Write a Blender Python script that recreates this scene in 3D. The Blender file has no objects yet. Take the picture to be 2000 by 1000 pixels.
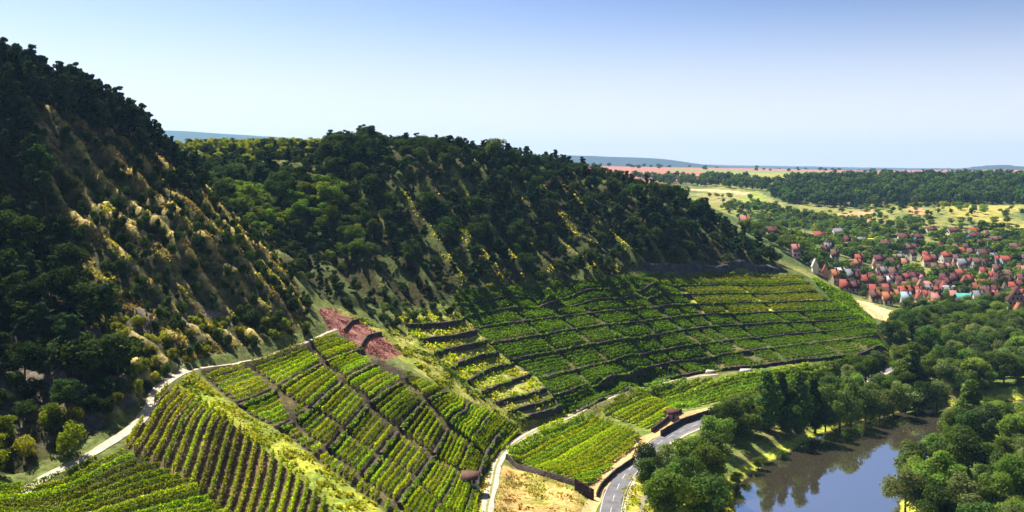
import bpy, math, random
import numpy as np

random.seed(7)
rng = np.random.default_rng(7)
sc = bpy.context.scene
COL = sc.collection
R = math.radians

# ------------------------------------------------------------------ camera, sky, sun, exposure
F, CZ, V0, U0 = 1921.0, 80.0, 333.0, 1000.0          # focal length in photo pixels, camera height, horizon row
cam_d = bpy.data.cameras.new('camera'); cam = bpy.data.objects.new('camera', cam_d); COL.objects.link(cam)
cam.location = (0, 0, CZ); cam.rotation_euler = (R(90), 0, 0)
cam_d.sensor_width = 36; cam_d.lens = 36*F/2000; cam_d.shift_y = -(500-V0)/2000
cam_d.clip_start = 1; cam_d.clip_end = 40000
sc.camera = cam
SUN_EL, SUN_AZ = 51.0, -40.0                           # azimuth from +Y, negative = to the left
w = bpy.data.worlds.new('World'); sc.world = w; w.use_nodes = True
wn = w.node_tree; bg = wn.nodes['Background']
sky = wn.nodes.new('ShaderNodeTexSky'); sky.sky_type = 'NISHITA'; sky.sun_disc = False
sky.sun_elevation = R(SUN_EL); sky.sun_rotation = R(SUN_AZ)
sky.altitude = 150; sky.air_density = 0.6; sky.dust_density = 1.5; sky.ozone_density = 4.0
shs = wn.nodes.new('ShaderNodeHueSaturation'); shs.inputs['Saturation'].default_value = .88; shs.inputs['Value'].default_value = .63; shs.inputs['Hue'].default_value = .499; wn.links.new(sky.outputs[0], shs.inputs['Color'])
sgm = wn.nodes.new('ShaderNodeGamma'); sgm.inputs[1].default_value = 1.5; wn.links.new(shs.outputs[0], sgm.inputs[0])
# the lower air is milky all round the horizon
wtc = wn.nodes.new('ShaderNodeTexCoord'); wsx = wn.nodes.new('ShaderNodeSeparateXYZ'); wn.links.new(wtc.outputs['Generated'], wsx.inputs[0])
wmr = wn.nodes.new('ShaderNodeMapRange'); wmr.interpolation_type = 'SMOOTHERSTEP'; wmr.inputs[1].default_value = 0.0; wmr.inputs[2].default_value = 0.21; wmr.inputs[3].default_value = .85; wmr.inputs[4].default_value = 0.0; wn.links.new(wsx.outputs[2], wmr.inputs[0])
wmx = wn.nodes.new('ShaderNodeMix'); wmx.data_type = 'RGBA'; wn.links.new(wmr.outputs[0], wmx.inputs[0]); wn.links.new(sgm.outputs[0], wmx.inputs[6]); wmx.inputs[7].default_value = (9.1, 8.9, 8.9, 1)
wn.links.new(wmx.outputs[2], bg.inputs[0]); bg.inputs[1].default_value = 0.05
sl = bpy.data.lights.new('sun', 'SUN'); so = bpy.data.objects.new('sun', sl); COL.objects.link(so)
sl.energy = 5.0; sl.angle = R(0.53); sl.color = (1.0, 0.93, 0.80)
ce = math.cos(R(SUN_EL)); SD = np.array([math.sin(R(SUN_AZ))*ce, math.cos(R(SUN_AZ))*ce, math.sin(R(SUN_EL))])
from mathutils import Vector, Matrix
so.rotation_euler = Vector(SD).to_track_quat('Z', 'Y').to_euler(); so.location = (0, 0, 300)
sc.view_settings.view_transform = 'Standard'; sc.view_settings.look = 'None'
sc.view_settings.exposure = 1.25; sc.view_settings.gamma = 1.0; sc.view_settings.use_curve_mapping = False
sc.cycles.max_bounces = 6; sc.cycles.transmission_bounces = 4; sc.cycles.transparent_max_bounces = 4
sc.cycles.diffuse_bounces = 3; sc.cycles.glossy_bounces = 3; sc.cycles.volume_bounces = 1
sc.cycles.use_denoising = True

# ------------------------------------------------------------------ noise
_T = rng.random((256, 256))
def vnoise(x, y):
    x = np.asarray(x, float); y = np.asarray(y, float)
    xi = np.floor(x).astype(int); yi = np.floor(y).astype(int); fx = x-xi; fy = y-yi
    fx = fx*fx*(3-2*fx); fy = fy*fy*(3-2*fy)
    a = _T[xi & 255, yi & 255]; b = _T[(xi+1) & 255, yi & 255]; c = _T[xi & 255, (yi+1) & 255]; d = _T[(xi+1) & 255, (yi+1) & 255]
    return (a*(1-fx)+b*fx)*(1-fy)+(c*(1-fx)+d*fx)*fy
def fbm(x, y, o=4):
    s = 0; a = .5
    for i in range(o): s = s+a*vnoise(x*2**i+17*i, y*2**i-9*i); a *= .5
    return s
def sstep(a, b, x):
    t = np.clip((np.asarray(x, float)-a)/(b-a), 0, 1); return t*t*(3-2*t)

# ------------------------------------------------------------------ survey points: (u, v, z) with known height, or (u, v, Y) with known distance
CP = []
def cz(u, v, z): Y = F*(CZ-z)/(v-V0); CP.append(((u-U0)/F*Y, Y, z))
def cy(u, v, Y): CP.append(((u-U0)/F*Y, Y, CZ-(v-V0)*Y/F))
def cw(x, y, z): CP.append((x, y, z))
LEV = [9.0, 13.3, 16.2, 21.4, 25.4, 29.0, 32.6, 35.8, 38.5]
AMPH = [  # wall lines of the far vineyard, bottom to top
 [(1120,802),(1183,780),(1239,754),(1294,737),(1350,730),(1398,722),(1472,713),(1565,700),(1639,693),(1731,682)],
 [(1080,769),(1146,754),(1183,743),(1239,720),(1313,703),(1413,690),(1472,682),(1576,670),(1657,661),(1712,656)],
 [(1057,735),(1128,717),(1183,706),(1250,692),(1350,676),(1435,663),(1487,656),(1557,650),(1620,643),(1700,638)],
 [(994,698),(1072,683),(1146,669),(1220,661),(1294,648),(1350,639),(1420,632),(1500,632),(1665,622)],
 [(961,669),(1035,658),(1090,646),(1165,635),(1257,626),(1350,614),(1472,609),(1635,605)],
 [(931,635),(1017,628),(1090,615),(1165,608),(1257,598),(1324,594),(1400,593),(1610,587)],
 [(905,615),(943,606),(1053,591),(1087,588),(1239,573),(1324,573),(1594,570)],
 [(1272,553),(1400,555),(1583,558)],
 [(891,574),(998,563),(1072,558),(1146,550),(1220,545),(1276,542),(1350,537),(1400,538),(1480,540),(1562,543)]]
for pl, z in zip(AMPH, LEV):
    for u, v in pl:
        f_ = min(max((u-1240)/(1580-1240), 0), 1); cz(u, v, (9+2*f_)+(z-9)/29.5*(29.5-9.5*f_))
# foot of the far vineyard, valley floor, roads
for u, v, z in [(950,1000,8),(965,940,8),(970,895,8),(1000,865,8),(1060,832,8),(1120,812,7.6),(1180,786,7.4),(1250,760,7.2),(1390,735,7),
    (1150,950,6.5),(1060,925,7.3),(1240,850,6.4),(1160,812,7.4),(1320,800,6.2),(1480,770,5.4),(1600,740,5.2),(1750,705,5),
    (1190,985,5),(1228,915,5),(1340,835,5),(1420,812,4.6),(1480,795,4.2),(1700,737,4),(1100,1000,6.5),(1260,1000,3.6),(1330,950,3.2),(1420,880,3),
    (1500,850,3),(1600,810,3),(1700,780,3),(1800,760,3),(1900,740,3),(1990,720,3),(1850,690,3.5),(1990,660,4),(1800,640,5),(1990,620,5),(1880,610,5)]: cz(u, v, z)
for x, y, z in [(150,230,2.5),(200,300,3),(260,400,3.5),(120,150,2.5),(300,300,3),(400,400,5),(500,200,5),(60,100,3),(0,100,20),(-40,100,30),(0,0,60),(-60,0,76),
    (60,0,22),(110,0,3),(0,140,17),(40,150,5),(25,190,5.5),(110,80,3),(-100,60,85),(-100,110,62),(-160,100,100),(-250,100,118),(-300,200,122),(-220,250,122),
    (-180,300,112),(-170,380,98),(-260,400,104),(-300,600,98),(-100,600,92),(100,700,70),(-500,300,120),(600,0,10),(600,400,12),(-400,-60,120),(300,-60,4),(700,-60,30)]: cw(x, y, z)
# near spur with three vineyard blocks
for u, v, Y in [(780,690,275),(630,605,290),(650,648,265),(385,725,215),(500,700,235),(600,668,252),(700,800,229),(850,760,252),(800,880,222),(600,760,225),(900,850,240),
    (480,830,193),(600,900,184),(740,1000,170),(440,1000,165),(620,1000,165),(540,950,175),(370,725,213),(300,765,200),(290,800,190),(240,850,180),(90,935,165),(0,1000,150),
    (100,1000,155),(250,880,173),(350,900,176),(400,830,188),
    (880,725,280),(800,650,300),(950,775,278),(960,720,299),(1040,775,287),(870,650,304),(700,640,285)]: cy(u, v, Y)
cz(1020,830,10); cz(930,940,10.5); cz(1010,820,10.8); cz(900,1000,11.5)
# near left hill
for u, v, Y in [(600,590,275),(520,490,285),(430,410,290),(330,312,300),(200,244,290),(100,204,280),(0,178,270),(300,500,245),(150,400,255),(100,600,215),(0,500,225),
    (0,700,195),(0,850,175),(150,800,185),(0,305,250),(250,600,230),(400,600,245),(450,500,262),(220,700,203),(350,650,225),(500,620,250),(300,380,270)]: cy(u, v, Y)
# second ridge, from its crest down to the ravine
for u, v, Y in [(700,304,400),(900,334,405),(1000,342,430),(1100,352,450),(1200,362,470),(1300,388,480),(1380,427,490),(1440,472,480),(1552,527,462),(700,590,305),(800,590,318),
    (860,600,315),(600,500,335),(550,420,350),(450,380,360),(400,340,380),(500,326,430),(340,328,440),(600,318,445),(800,320,402),(700,400,365),(700,500,335),(850,450,365),(1000,450,390),(1150,450,412),
    (1300,450,430),(1400,490,440),(1350,516,414),(1450,516,434),(1200,516,390),(1000,530,356),(900,530,347),(1250,516,395),(1150,400,432),(1000,380,412),(850,380,385),
    (1660,580,468),(1770,625,462),(1592,549,458),(1630,590,442),(1706,636,425),(1560,500,600)]: cy(u, v, Y)
cw(125,500,34); cw(150,560,25); cw(60,600,62); cw(0,520,82); cw(-100,500,90); cw(160,480,18); cw(190,520,10); cw(110,470,44)
# village and the country beyond
for u, v, Y in [(1800,600,540),(1650,545,620),(1800,500,782),(1950,460,877),(1550,470,870),(1700,430,1030),(1900,410,1000),(1750,410,1010),(1450,412,1100),(1350,373,1300),
    (1650,402,1150),(1950,400,1150),(1650,358,1400),(1950,356,1400),(1300,352,1500),(1500,340,2200),(1200,334,2200),(1800,344,2200),(1200,326,3500),(1500,330,3500),(1900,337,3500),
    (500,304,900),(900,318,900),(300,300,1400),(900,315,1800),(400,290,2500),(0,304,900),(1400,333,6000),(1900,333,6000),(1000,325,6000),(400,290,6000),(-300,300,3000),(2500,345,3000),(2400,400,1000),(2400,520,600)]: cy(u, v, Y)
for u, v, Y in [(330,276,11500),(700,290,11500),(1000,315,11500),(1400,324,11500),(1900,334,11500),(2600,330,11500),(-600,300,11500)]: cy(u, v, Y)
CP = np.array(CP)
OFF = 150.0
def st(x, y): return x/(y+OFF), np.log(y+OFF)
cs, ct = st(CP[:, 0], CP[:, 1]); n = len(cs)
def phi(r2): return 0.5*r2*np.log(r2+1e-12)
A = phi((cs[:, None]-cs[None])**2+(ct[:, None]-ct[None])**2)+np.eye(n)*2e-5
Pm = np.c_[np.ones(n), cs, ct]
M = np.block([[A, Pm], [Pm.T, np.zeros((3, 3))]])
W = np.linalg.solve(M, np.r_[CP[:, 2], 0, 0, 0])
def lin(a, b, d): return list(np.arange(a, b, d))
SG = np.array(lin(-2.4, -.8, .05)+lin(-.8, -.34, .012)+lin(-.34, .40, .0026)+lin(.40, .80, .012)+lin(.80, 2.4, .05)+[2.4])
TG = np.array(lin(math.log(75), math.log(270), .04)+lin(math.log(270), math.log(300), .006)+lin(math.log(300), math.log(620), .0026)+lin(math.log(620), math.log(1500), .006)
              +lin(math.log(1500), math.log(14000), .022)+[math.log(14000)])
SS, TT = np.meshgrid(SG, TG)
YY = np.exp(TT)-OFF; XX = SS*(YY+OFF)
def tps(s, t):
    out = np.empty(s.size); s = s.ravel(); t = t.ravel()
    for i in range(0, s.size, 20000):
        a, b = s[i:i+20000], t[i:i+20000]
        out[i:i+20000] = phi((a[:, None]-cs)**2+(b[:, None]-ct)**2)@W[:n]+W[n]+W[n+1]*a+W[n+2]*b
    return out
HB = tps(SS, TT).reshape(SS.shape)
HB = np.clip(HB, 1.2, 400)

def interp(G, x, y):
    x = np.asarray(x, float); y = np.asarray(y, float)
    s = x/(y+OFF); t = np.log(np.maximum(y+OFF, 1))
    i = np.clip(np.searchsorted(TG, t)-1, 0, len(TG)-2); j = np.clip(np.searchsorted(SG, s)-1, 0, len(SG)-2)
    a = np.clip((t-TG[i])/(TG[i+1]-TG[i]), 0, 1); b = np.clip((s-SG[j])/(SG[j+1]-SG[j]), 0, 1)
    return (G[i, j]*(1-b)+G[i, j+1]*b)*(1-a)+(G[i+1, j]*(1-b)+G[i+1, j+1]*b)*a
def base(x, y): return interp(HB, x, y)
def proj(x, y, z): y = np.maximum(y, 1e-3); return U0+F*x/y, V0+F*(CZ-z)/y
def inpoly(u, v, poly):
    u = np.asarray(u, float); v = np.asarray(v, float); ins = np.zeros(u.shape, bool)
    p = poly; k = len(p)
    for i in range(k):
        x1, y1 = p[i]; x2, y2 = p[(i+1) % k]
        if y1 == y2: continue
        c = ((y1 > v) != (y2 > v)) & (u < (x2-x1)*(v-y1)/(y2-y1)+x1); ins ^= c
    return ins
_ys = np.exp(np.linspace(math.log(120), math.log(9000), 3000))
def P(u, v, ymin=120, ymax=9000, G=None):               # where the line of sight of a photo pixel first meets the ground
    G = HB if G is None else G
    ys = _ys[(_ys >= ymin) & (_ys <= ymax)]
    x = (u-U0)/F*ys; z = CZ-(v-V0)/F*ys; h = interp(G, x, ys); k = np.where(h >= z)[0]
    if len(k) == 0: i = len(ys)-1; return np.array([x[i], ys[i], h[i]])
    i = k[0]
    if i == 0: return np.array([x[0], ys[0], h[0]])
    d0 = z[i-1]-h[i-1]; d1 = h[i]-z[i]; f_ = d0/(d0+d1+1e-9)
    Y = ys[i-1]+(ys[i]-ys[i-1])*f_; X = (u-U0)/F*Y; return np.array([X, Y, float(interp(G, X, Y))])
def world_poly(pl, **k): return [tuple(P(u, v, **k)[:2]) for u, v in pl]
def dense(pl, d=1.0):
    pl = np.array(pl, float); seg = np.linalg.norm(np.diff(pl[:, :2], axis=0), axis=1); L = np.r_[0, np.cumsum(seg)]
    m = max(2, int(L[-1]/d)+1); t = np.linspace(0, L[-1], m)
    return np.array([np.interp(t, L, pl[:, k]) for k in range(pl.shape[1])]).T
def smooth_line(pl, d=1.5, it=3):
    q = np.array(pl, float)
    for _ in range(it):
        a = q[:-1]*.75+q[1:]*.25; b = q[:-1]*.25+q[1:]*.75
        q = np.vstack([q[:1], np.stack([a, b], 1).reshape(-1, q.shape[1]), q[-1:]])
    return dense(q, d)
def dist_line(x, y, line):
    x = np.asarray(x, float); y = np.asarray(y, float); best = np.full(x.shape, 1e9)
    for (x1, y1), (x2, y2) in zip(line[:-1], line[1:]):
        dx, dy = x2-x1, y2-y1; L = dx*dx+dy*dy+1e-9; t = np.clip(((x-x1)*dx+(y-y1)*dy)/L, 0, 1)
        best = np.minimum(best, np.hypot(x-x1-t*dx, y-y1-t*dy))
    return best

# ------------------------------------------------------------------ shaping: ribs, terraces, river bed, levelled roads
UG, VG = proj(XX, YY, HB); NEAR = (YY > 120) & (YY < 700)
POLY_HILL = [(-900,-600),(0,100),(200,190),(335,300),(440,400),(530,490),(612,598),(600,650),(500,682),(380,705),(300,752),(270,800),(180,858),(60,920),(-900,1100)]
inhill = NEAR & (YY < 320) & inpoly(UG, VG, POLY_HILL)
def blur(a, k):
    a = a.astype(float)
    for _ in range(k):
        a[1:-1, 1:-1] = (a[1:-1, 1:-1]*2+a[:-2, 1:-1]+a[2:, 1:-1]+a[1:-1, :-2]+a[1:-1, 2:])/6
    return a
mh = sstep(.45, 1, blur(inhill, 10))
c1 = XX*.46+YY*.89+4*fbm(XX/28, YY/28, 3)-1.6*fbm(XX/9+40, YY/9, 2)
def ridge(c, p): f_ = c/p-np.floor(c/p); return 1-np.abs(2*f_-1)
RIB1 = .50*ridge(c1, 8.0)**1.3+.30*ridge(c1*1.07+2, 3.3)+.20*ridge(c1*.9+5, 1.9)
H = HB.copy()
class Level:
    def __init__(self, lines, ymin, ymax):
        q = []; val = []
        for i, pl in enumerate(lines):
            for a, b in zip(pl[:-1], pl[1:]):
                for t in (0, .5):
                    p = P(a[0]+(b[0]-a[0])*t, a[1]+(b[1]-a[1])*t, ymin=ymin, ymax=ymax); q.append(p[:2]/40); val.append(i)
            q.append(P(pl[-1][0], pl[-1][1], ymin=ymin, ymax=ymax)[:2]/40); val.append(i)
        q = np.array(q); m_ = len(q); self.q = q; K = phi(((q[:, None]-q[None])**2).sum(-1))+np.eye(m_)*2e-2; Pp = np.c_[np.ones(m_), q]
        self.w = np.linalg.solve(np.block([[K, Pp], [Pp.T, np.zeros((3, 3))]]), np.r_[np.array(val, float), 0, 0, 0])
    def __call__(self, x, y):
        x = np.asarray(x, float); y = np.asarray(y, float); sh = x.shape; x = x.ravel()/40; y = y.ravel()/40; out = np.empty(x.size); q = self.q; m_ = len(q)
        for i in range(0, x.size, 20000):
            a, b = x[i:i+20000], y[i:i+20000]; out[i:i+20000] = phi((a[:, None]-q[:, 0])**2+(b[:, None]-q[:, 1])**2)@self.w[:m_]+self.w[m_]+self.w[m_+1]*a+self.w[m_+2]*b
        return out.reshape(sh)
AMPH_T = [list(l) for l in AMPH]; AMPH_T[7] = [(898,592),(1000,577),(1150,563),(1272,555),(1400,555),(1583,558)]
LA = Level(AMPH_T, 270, 480)
LM = Level([[(935,1040),(945,960),(965,900),(1000,860),(1022,838)], [(890,1040),(915,985),(935,920),(960,860),(990,825)], [(830,1040),(862,980),(893,925),(920,870),(950,815)], [(760,990),(800,940),(840,880),(868,824),(905,785)],
    [(690,940),(734,880),(778,828),(830,776),(870,765)], [(600,895),(632,880),(666,840),(710,788),(770,748),(810,735)], [(520,840),(560,825),(606,792),(662,740),(710,716),(745,702)], [(450,790),(500,775),(560,745),(640,700),(700,682)], [(388,724),(500,700),(600,668),(655,650)]], 150, 300)
def terrace_l(H, mask, lf, dz, flat, tr):
    L = np.zeros(H.shape); L[mask] = lf(XX[mask], YY[mask]); t = L-np.floor(L); g = np.where(t < tr, flat*t/tr, flat+(1-flat)*(t-tr)/(1-tr))
    return np.where(mask, H+(g-t)*dz, H)
H += mh*(RIB1-.45)*(2.4+2.2*vnoise(XX/18, YY/18))
crag = (fbm(XX/7, HB/5+YY/11, 4)-.47); H += mh*np.clip(crag, -.2, .25)*5
POLY_R2 = [(612,600),(540,490),(440,400),(335,300),(500,290),(700,285),(900,300),(1000,315),(1200,345),(1330,380),(1450,470),(1560,525),(1540,516),(1300,514),(1180,540),(1000,555),(888,572),(840,600),(700,600)]
mr = sstep(.3, 1, blur(NEAR & (YY > 300) & inpoly(UG, VG, POLY_R2), 8))
c2 = XX*.84+YY*.545+6*fbm(XX/30+9, YY/30, 3)
RIB2 = .7*ridge(c2, 15)**1.2+.3*ridge(c2*1.1+4, 6)
H += mr*(RIB2-.45)*6.0
CLIFF = [(1230,519),(1300,515),(1420,514),(1535,518)]
def terrace(H, mask, lev, flat=.42, tr=.84):
    Z = HB; out = H.copy()
    for a, b in zip(lev[:-1], lev[1:]):
        m = mask & (Z >= a) & (Z < b); t = (Z-a)/(b-a)
        g = np.where(t < tr, flat*t/tr, flat+(1-flat)*(t-tr)/(1-tr)); out = np.where(m, a+(b-a)*g, out)
    return out
POLY_AMPH = [(888,570),(998,560),(1146,546),(1276,538),(1400,534),(1566,540),(1600,575),(1700,636),(1740,690),(1565,706),(1398,730),(1294,742),(1239,760),(1183,786),(1120,812),(1095,790),(1072,765),(1048,735),(990,700),(955,670),(925,638),(898,610)]
POLY_OVER = [(770,610),(860,605),(895,612),(925,640),(955,672),(990,702),(1048,738),(1072,768),(1115,812),(1030,830),(1008,818),(950,775),(880,722),(800,650)]
POLY_MID = [(388,722),(500,698),(600,668),(650,655),(700,680),(755,705),(860,760),(1020,835),(935,925),(930,1060),(815,1060),(740,988),(634,910),(562,850),(490,812),(438,772)]
OLEV = [10.8, 12.6, 14.8, 17.4, 20.2, 23.4, 26.4, 29.2, 32.5, 36.0]
MLEV = [9.0, 11.5, 14.2, 17.4, 20.9, 24.6, 28.4, 32.4, 37.0]
IN_AMPH = NEAR & (YY > 270) & (YY < 480) & inpoly(UG, VG, POLY_AMPH)
IN_OVER = NEAR & (YY > 255) & (YY < 345) & inpoly(UG, VG, POLY_OVER)
IN_MID = NEAR & (YY > 150) & (YY < 300) & inpoly(UG, VG, POLY_MID)
H = terrace_l(H, IN_AMPH, LA, 3.0, .58, .89); H = terrace(H, IN_OVER, OLEV, .56, .82)
H = terrace_l(H, IN_MID, LM, 2.4, .58, .87)
# river
RIV_L = [(42,-70),(45,60),(47,150),(49,205),(53,243),(64,262),(79,280),(93,297),(107,311),(125,325),(147,333),(185,345),(240,350),(320,335),(500,310),(900,300)]
RIV_R = [(86,-70),(88,60),(84,150),(85,200),(89,228),(101,251),(119,279),(136,298),(158,311),(190,320),(240,324),(320,305),(500,275),(900,262)]
RIVP = RIV_L+RIV_R[::-1]
rl = smooth_line(RIV_L, 6); rr = smooth_line(RIV_R, 6); RIVS = [tuple(p) for p in rl]+[tuple(p) for p in rr[::-1]]
inr = inpoly(XX, YY, RIVS); dr = np.minimum(dist_line(XX, YY, rl[::3]), dist_line(XX, YY, rr[::3]))
near_r = (YY < 420)
H = np.where(inr & near_r, np.maximum(-2.2, .3-dr*.6), H)
H = np.where(~inr & near_r & (dr < 7) & (H < 8), .3+(H-.3)*sstep(0, 7, dr), H)
# roads: ground is levelled under them
ROADL = smooth_line([tuple(P(u, v)[:2]) for u, v in [(1195,990),(1200,965),(1225,918),(1275,872),(1340,837),(1410,812),(1480,793),(1600,760),(1700,736)]]+[(190,400),(260,440),(300,520)], 2)
ROADL = np.vstack([smooth_line([(6,120),(14,170),tuple(ROADL[0])], 2, 2)[:-1], ROADL])
TRACK = smooth_line([tuple(P(u, v)[:2]) for u, v in [(945,1025),(950,1000),(962,945),(970,902),(985,876),(1030,848),(1085,820),(1140,800),(1200,775),(1250,757),(1300,744),(1345,737),(1400,729)]], 1.5)
PATHL = smooth_line([tuple(P(u, v)[:2]) for u, v in [(40,965),(95,932),(150,900),(205,872),(250,842),(285,810),(300,785),(300,765),(325,745),(370,724)]], 1.2)
PATH2 = smooth_line([tuple(P(u, v)[:2]) for u, v in [(370,724),(440,714),(510,699),(560,682),(600,668),(640,652),(662,645)]], 1.2)
FOOT = smooth_line([tuple(P(u, v)[:2]) for u, v in [(1252,1010),(1256,985),(1262,965)]]+[(39,232)], 1.2)
for ln, wd, fall in ((ROADL, 4.2, 4), (TRACK, 1.9, 2.5), (PATHL, 1.6, 2.0), (PATH2, .9, 1.2)):
    zz = base(ln[:, 0], ln[:, 1]); ker = np.ones(9)/9; zs = np.convolve(np.r_[[zz[0]]*4, zz, [zz[-1]]*4], ker, 'valid')
    q = ln[::3]; zq = zs[::3]
    bx = (XX > q[:, 0].min()-9) & (XX < q[:, 0].max()+9) & (YY > q[:, 1].min()-9) & (YY < q[:, 1].max()+9)
    idx = np.where(bx.ravel())[0]; px = XX.ravel()[idx]; py = YY.ravel()[idx]
    best = np.full(px.shape, 1e9); bz = np.zeros(px.shape)
    for k in range(len(q)-1):
        dx, dy = q[k+1]-q[k]; L = dx*dx+dy*dy+1e-9; t = np.clip(((px-q[k, 0])*dx+(py-q[k, 1])*dy)/L, 0, 1)
        d = np.hypot(px-q[k, 0]-t*dx, py-q[k, 1]-t*dy); m = d < best; best[m] = d[m]; bz[m] = (zq[k]+t*(zq[k+1]-zq[k]))[m]
    hf = H.ravel(); wgt = 1-sstep(wd, wd+fall, best); hf[idx] = hf[idx]*(1-wgt)+bz*wgt; H = hf.reshape(H.shape)
H += np.where(YY < 700, (fbm(XX/6, YY/6, 3)-.45)*.25, 0)
# far hills on the horizon
def hump(u, Y, wu, wy, h): 
    global H
    x0 = (u-U0)/F*Y; H = H+h*np.exp(-((XX-x0)/(wu/F*Y))**2-((YY-Y)/wy)**2)
hump(430, 9500, 330, 900, 75); hump(150, 9500, 260, 900, 60)
for u, h in ((1060,62),(1160,60),(1260,56),(1330,36)): hump(u, 8200, 85, 600, h*.8)
hump(1850, 8600, 30, 500, 30); hump(1945, 7600, 45, 500, 52); hump(2080, 7800, 90, 500, 45)
H += np.where(YY > 2600, (fbm(XX/700, YY/700, 4)-.48)*np.clip((YY-2600)/3000, 0, 1)*26, 0)
def ground(x, y): return interp(H, x, y)

# ------------------------------------------------------------------ materials
def rgb(c): return (c[0], c[1], c[2], 1)
def newmat(name):
    m = bpy.data.materials.new(name); m.use_nodes = True; nt = m.node_tree; b = nt.nodes['Principled BSDF']; b.inputs['Specular IOR Level'].default_value = .2
    return m, nt, b
def noisy(name, c1_, c2_, scale=1.0, rough=.9, bump=.3, detail=6, bdist=.2, coord='Object', spec=.2):
    m, nt, b = newmat(name); N = nt.nodes; L = nt.links
    tc = N.new('ShaderNodeTexCoord'); nz = N.new('ShaderNodeTexNoise'); nz.inputs['Scale'].default_value = scale; nz.inputs['Detail'].default_value = detail
    L.new(tc.outputs[coord], nz.inputs['Vector']); cr = N.new('ShaderNodeValToRGB'); cr.color_ramp.elements[0].position = .3; cr.color_ramp.elements[1].position = .7
    cr.color_ramp.elements[0].color = rgb(c1_); cr.color_ramp.elements[1].color = rgb(c2_); L.new(nz.outputs[0], cr.inputs[0]); L.new(cr.outputs[0], b.inputs['Base Color'])
    b.inputs['Roughness'].default_value = rough; b.inputs['Specular IOR Level'].default_value = spec
    if bump:
        bp = N.new('ShaderNodeBump'); bp.inputs['Strength'].default_value = bump; bp.inputs['Distance'].default_value = bdist
        n2 = N.new('ShaderNodeTexNoise'); n2.inputs['Scale'].default_value = scale*3; n2.inputs['Detail'].default_value = 6; L.new(tc.outputs[coord], n2.inputs['Vector'])
        L.new(n2.outputs[0], bp.inputs['Height']); L.new(bp.outputs[0], b.inputs['Normal'])
    return m
def leafmat(name, ca, cb, tr=.35, tcol=None, gloss=.0):
    m = bpy.data.materials.new(name); m.use_nodes = True; nt = m.node_tree; N = nt.nodes; L = nt.links; N.clear()
    out = N.new('ShaderNodeOutputMaterial'); geo = N.new('ShaderNodeNewGeometry'); oi = N.new('ShaderNodeObjectInfo')
    mx = N.new('ShaderNodeMix'); mx.data_type = 'RGBA'; mx.inputs[6].default_value = rgb(ca); mx.inputs[7].default_value = rgb(cb)
    L.new(geo.outputs['Random Per Island'], mx.inputs[0])
    hsv = N.new('ShaderNodeHueSaturation'); L.new(mx.outputs[2], hsv.inputs['Color'])
    mr1 = N.new('ShaderNodeMapRange'); mr1.inputs[3].default_value = .5; mr1.inputs[4].default_value = 1.55; L.new(oi.outputs['Random'], mr1.inputs[0]); L.new(mr1.outputs[0], hsv.inputs['Value'])
    wn_ = N.new('ShaderNodeTexWhiteNoise'); wn_.noise_dimensions = '1D'; L.new(oi.outputs['Random'], wn_.inputs['W'])
    mr2 = N.new('ShaderNodeMapRange'); mr2.inputs[3].default_value = .475; mr2.inputs[4].default_value = .52; L.new(wn_.outputs[0], mr2.inputs[0]); L.new(mr2.outputs[0], hsv.inputs['Hue'])
    df = N.new('ShaderNodeBsdfDiffuse'); ts = N.new('ShaderNodeBsdfTranslucent'); L.new(hsv.outputs[0], df.inputs[0])
    m2 = N.new('ShaderNodeMix'); m2.data_type = 'RGBA'; m2.blend_type = 'MULTIPLY'; m2.inputs[0].default_value = 1; L.new(hsv.outputs[0], m2.inputs[6]); m2.inputs[7].default_value = rgb(tcol or (1.5, 1.3, .5)); L.new(m2.outputs[2], ts.inputs[0])
    ms = N.new('ShaderNodeMixShader'); ms.inputs[0].default_value = tr; L.new(df.outputs[0], ms.inputs[1]); L.new(ts.outputs[0], ms.inputs[2])
    last = ms
    if gloss:
        gl = N.new('ShaderNodeBsdfGlossy'); gl.inputs['Roughness'].default_value = .45; gl.inputs[0].default_value = (.8, .85, .8, 1)
        m3 = N.new('ShaderNodeMixShader'); m3.inputs[0].default_value = gloss; L.new(ms.outputs[0], m3.inputs[1]); L.new(gl.outputs[0], m3.inputs[2]); last = m3
    L.new(last.outputs[0], out.inputs[0]); return m
M = {}
M['vine'] = leafmat('vine_leaf', (.135, .220, .008), (.310, .390, .015), .50, (1.6, 1.5, .30))
M['vine_dk'] = leafmat('vine_leaf_far', (.115, .215, .022), (.240, .345, .030), .50, (1.5, 1.5, .4))
M['pine'] = leafmat('pine_needles', (.014, .034, .022), (.045, .072, .030), .18, gloss=0)
M['oak'] = leafmat('shade_dark_leaf', (.018, .045, .016), (.062, .098, .024), .28, gloss=0)  # shade of the wooded slopes put into the leaf colour
M['alder'] = leafmat('alder_leaf', (.030, .070, .018), (.095, .150, .030), .34)
M['ash'] = leafmat('green_leaf', (.055, .120, .020), (.160, .235, .038), .40, gloss=0)
M['lime'] = leafmat('bright_leaf', (.110, .170, .015), (.240, .260, .030), .45, (1.6, 1.4, .4))
M['willow'] = leafmat('grey_green_leaf', (.075, .125, .045), (.180, .230, .080), .38, gloss=0)
M['grassy'] = leafmat('grass_tuft', (.220, .290, .018), (.420, .420, .050), .48, (1.5, 1.3, .5))
M['drygrass'] = leafmat('dry_grass_tuft', (.260, .190, .050), (.400, .290, .090), .3, (1.2, 1.1, .7))
M['redtwig'] = leafmat('russet_vine', (.10, .045, .035), (.19, .085, .065), .25, (1.1, .9, .8))
M['bark'] = noisy('bark', (.05, .035, .025), (.12, .09, .065), 3)
M['stone'] = noisy('dry_stone', (.030, .022, .022), (.095, .066, .058), 1.1, bump=1, bdist=.3)
M['gravel'] = noisy('pale_gravel', (.34, .28, .22), (.54, .47, .38), .8, bump=.4)
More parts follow.
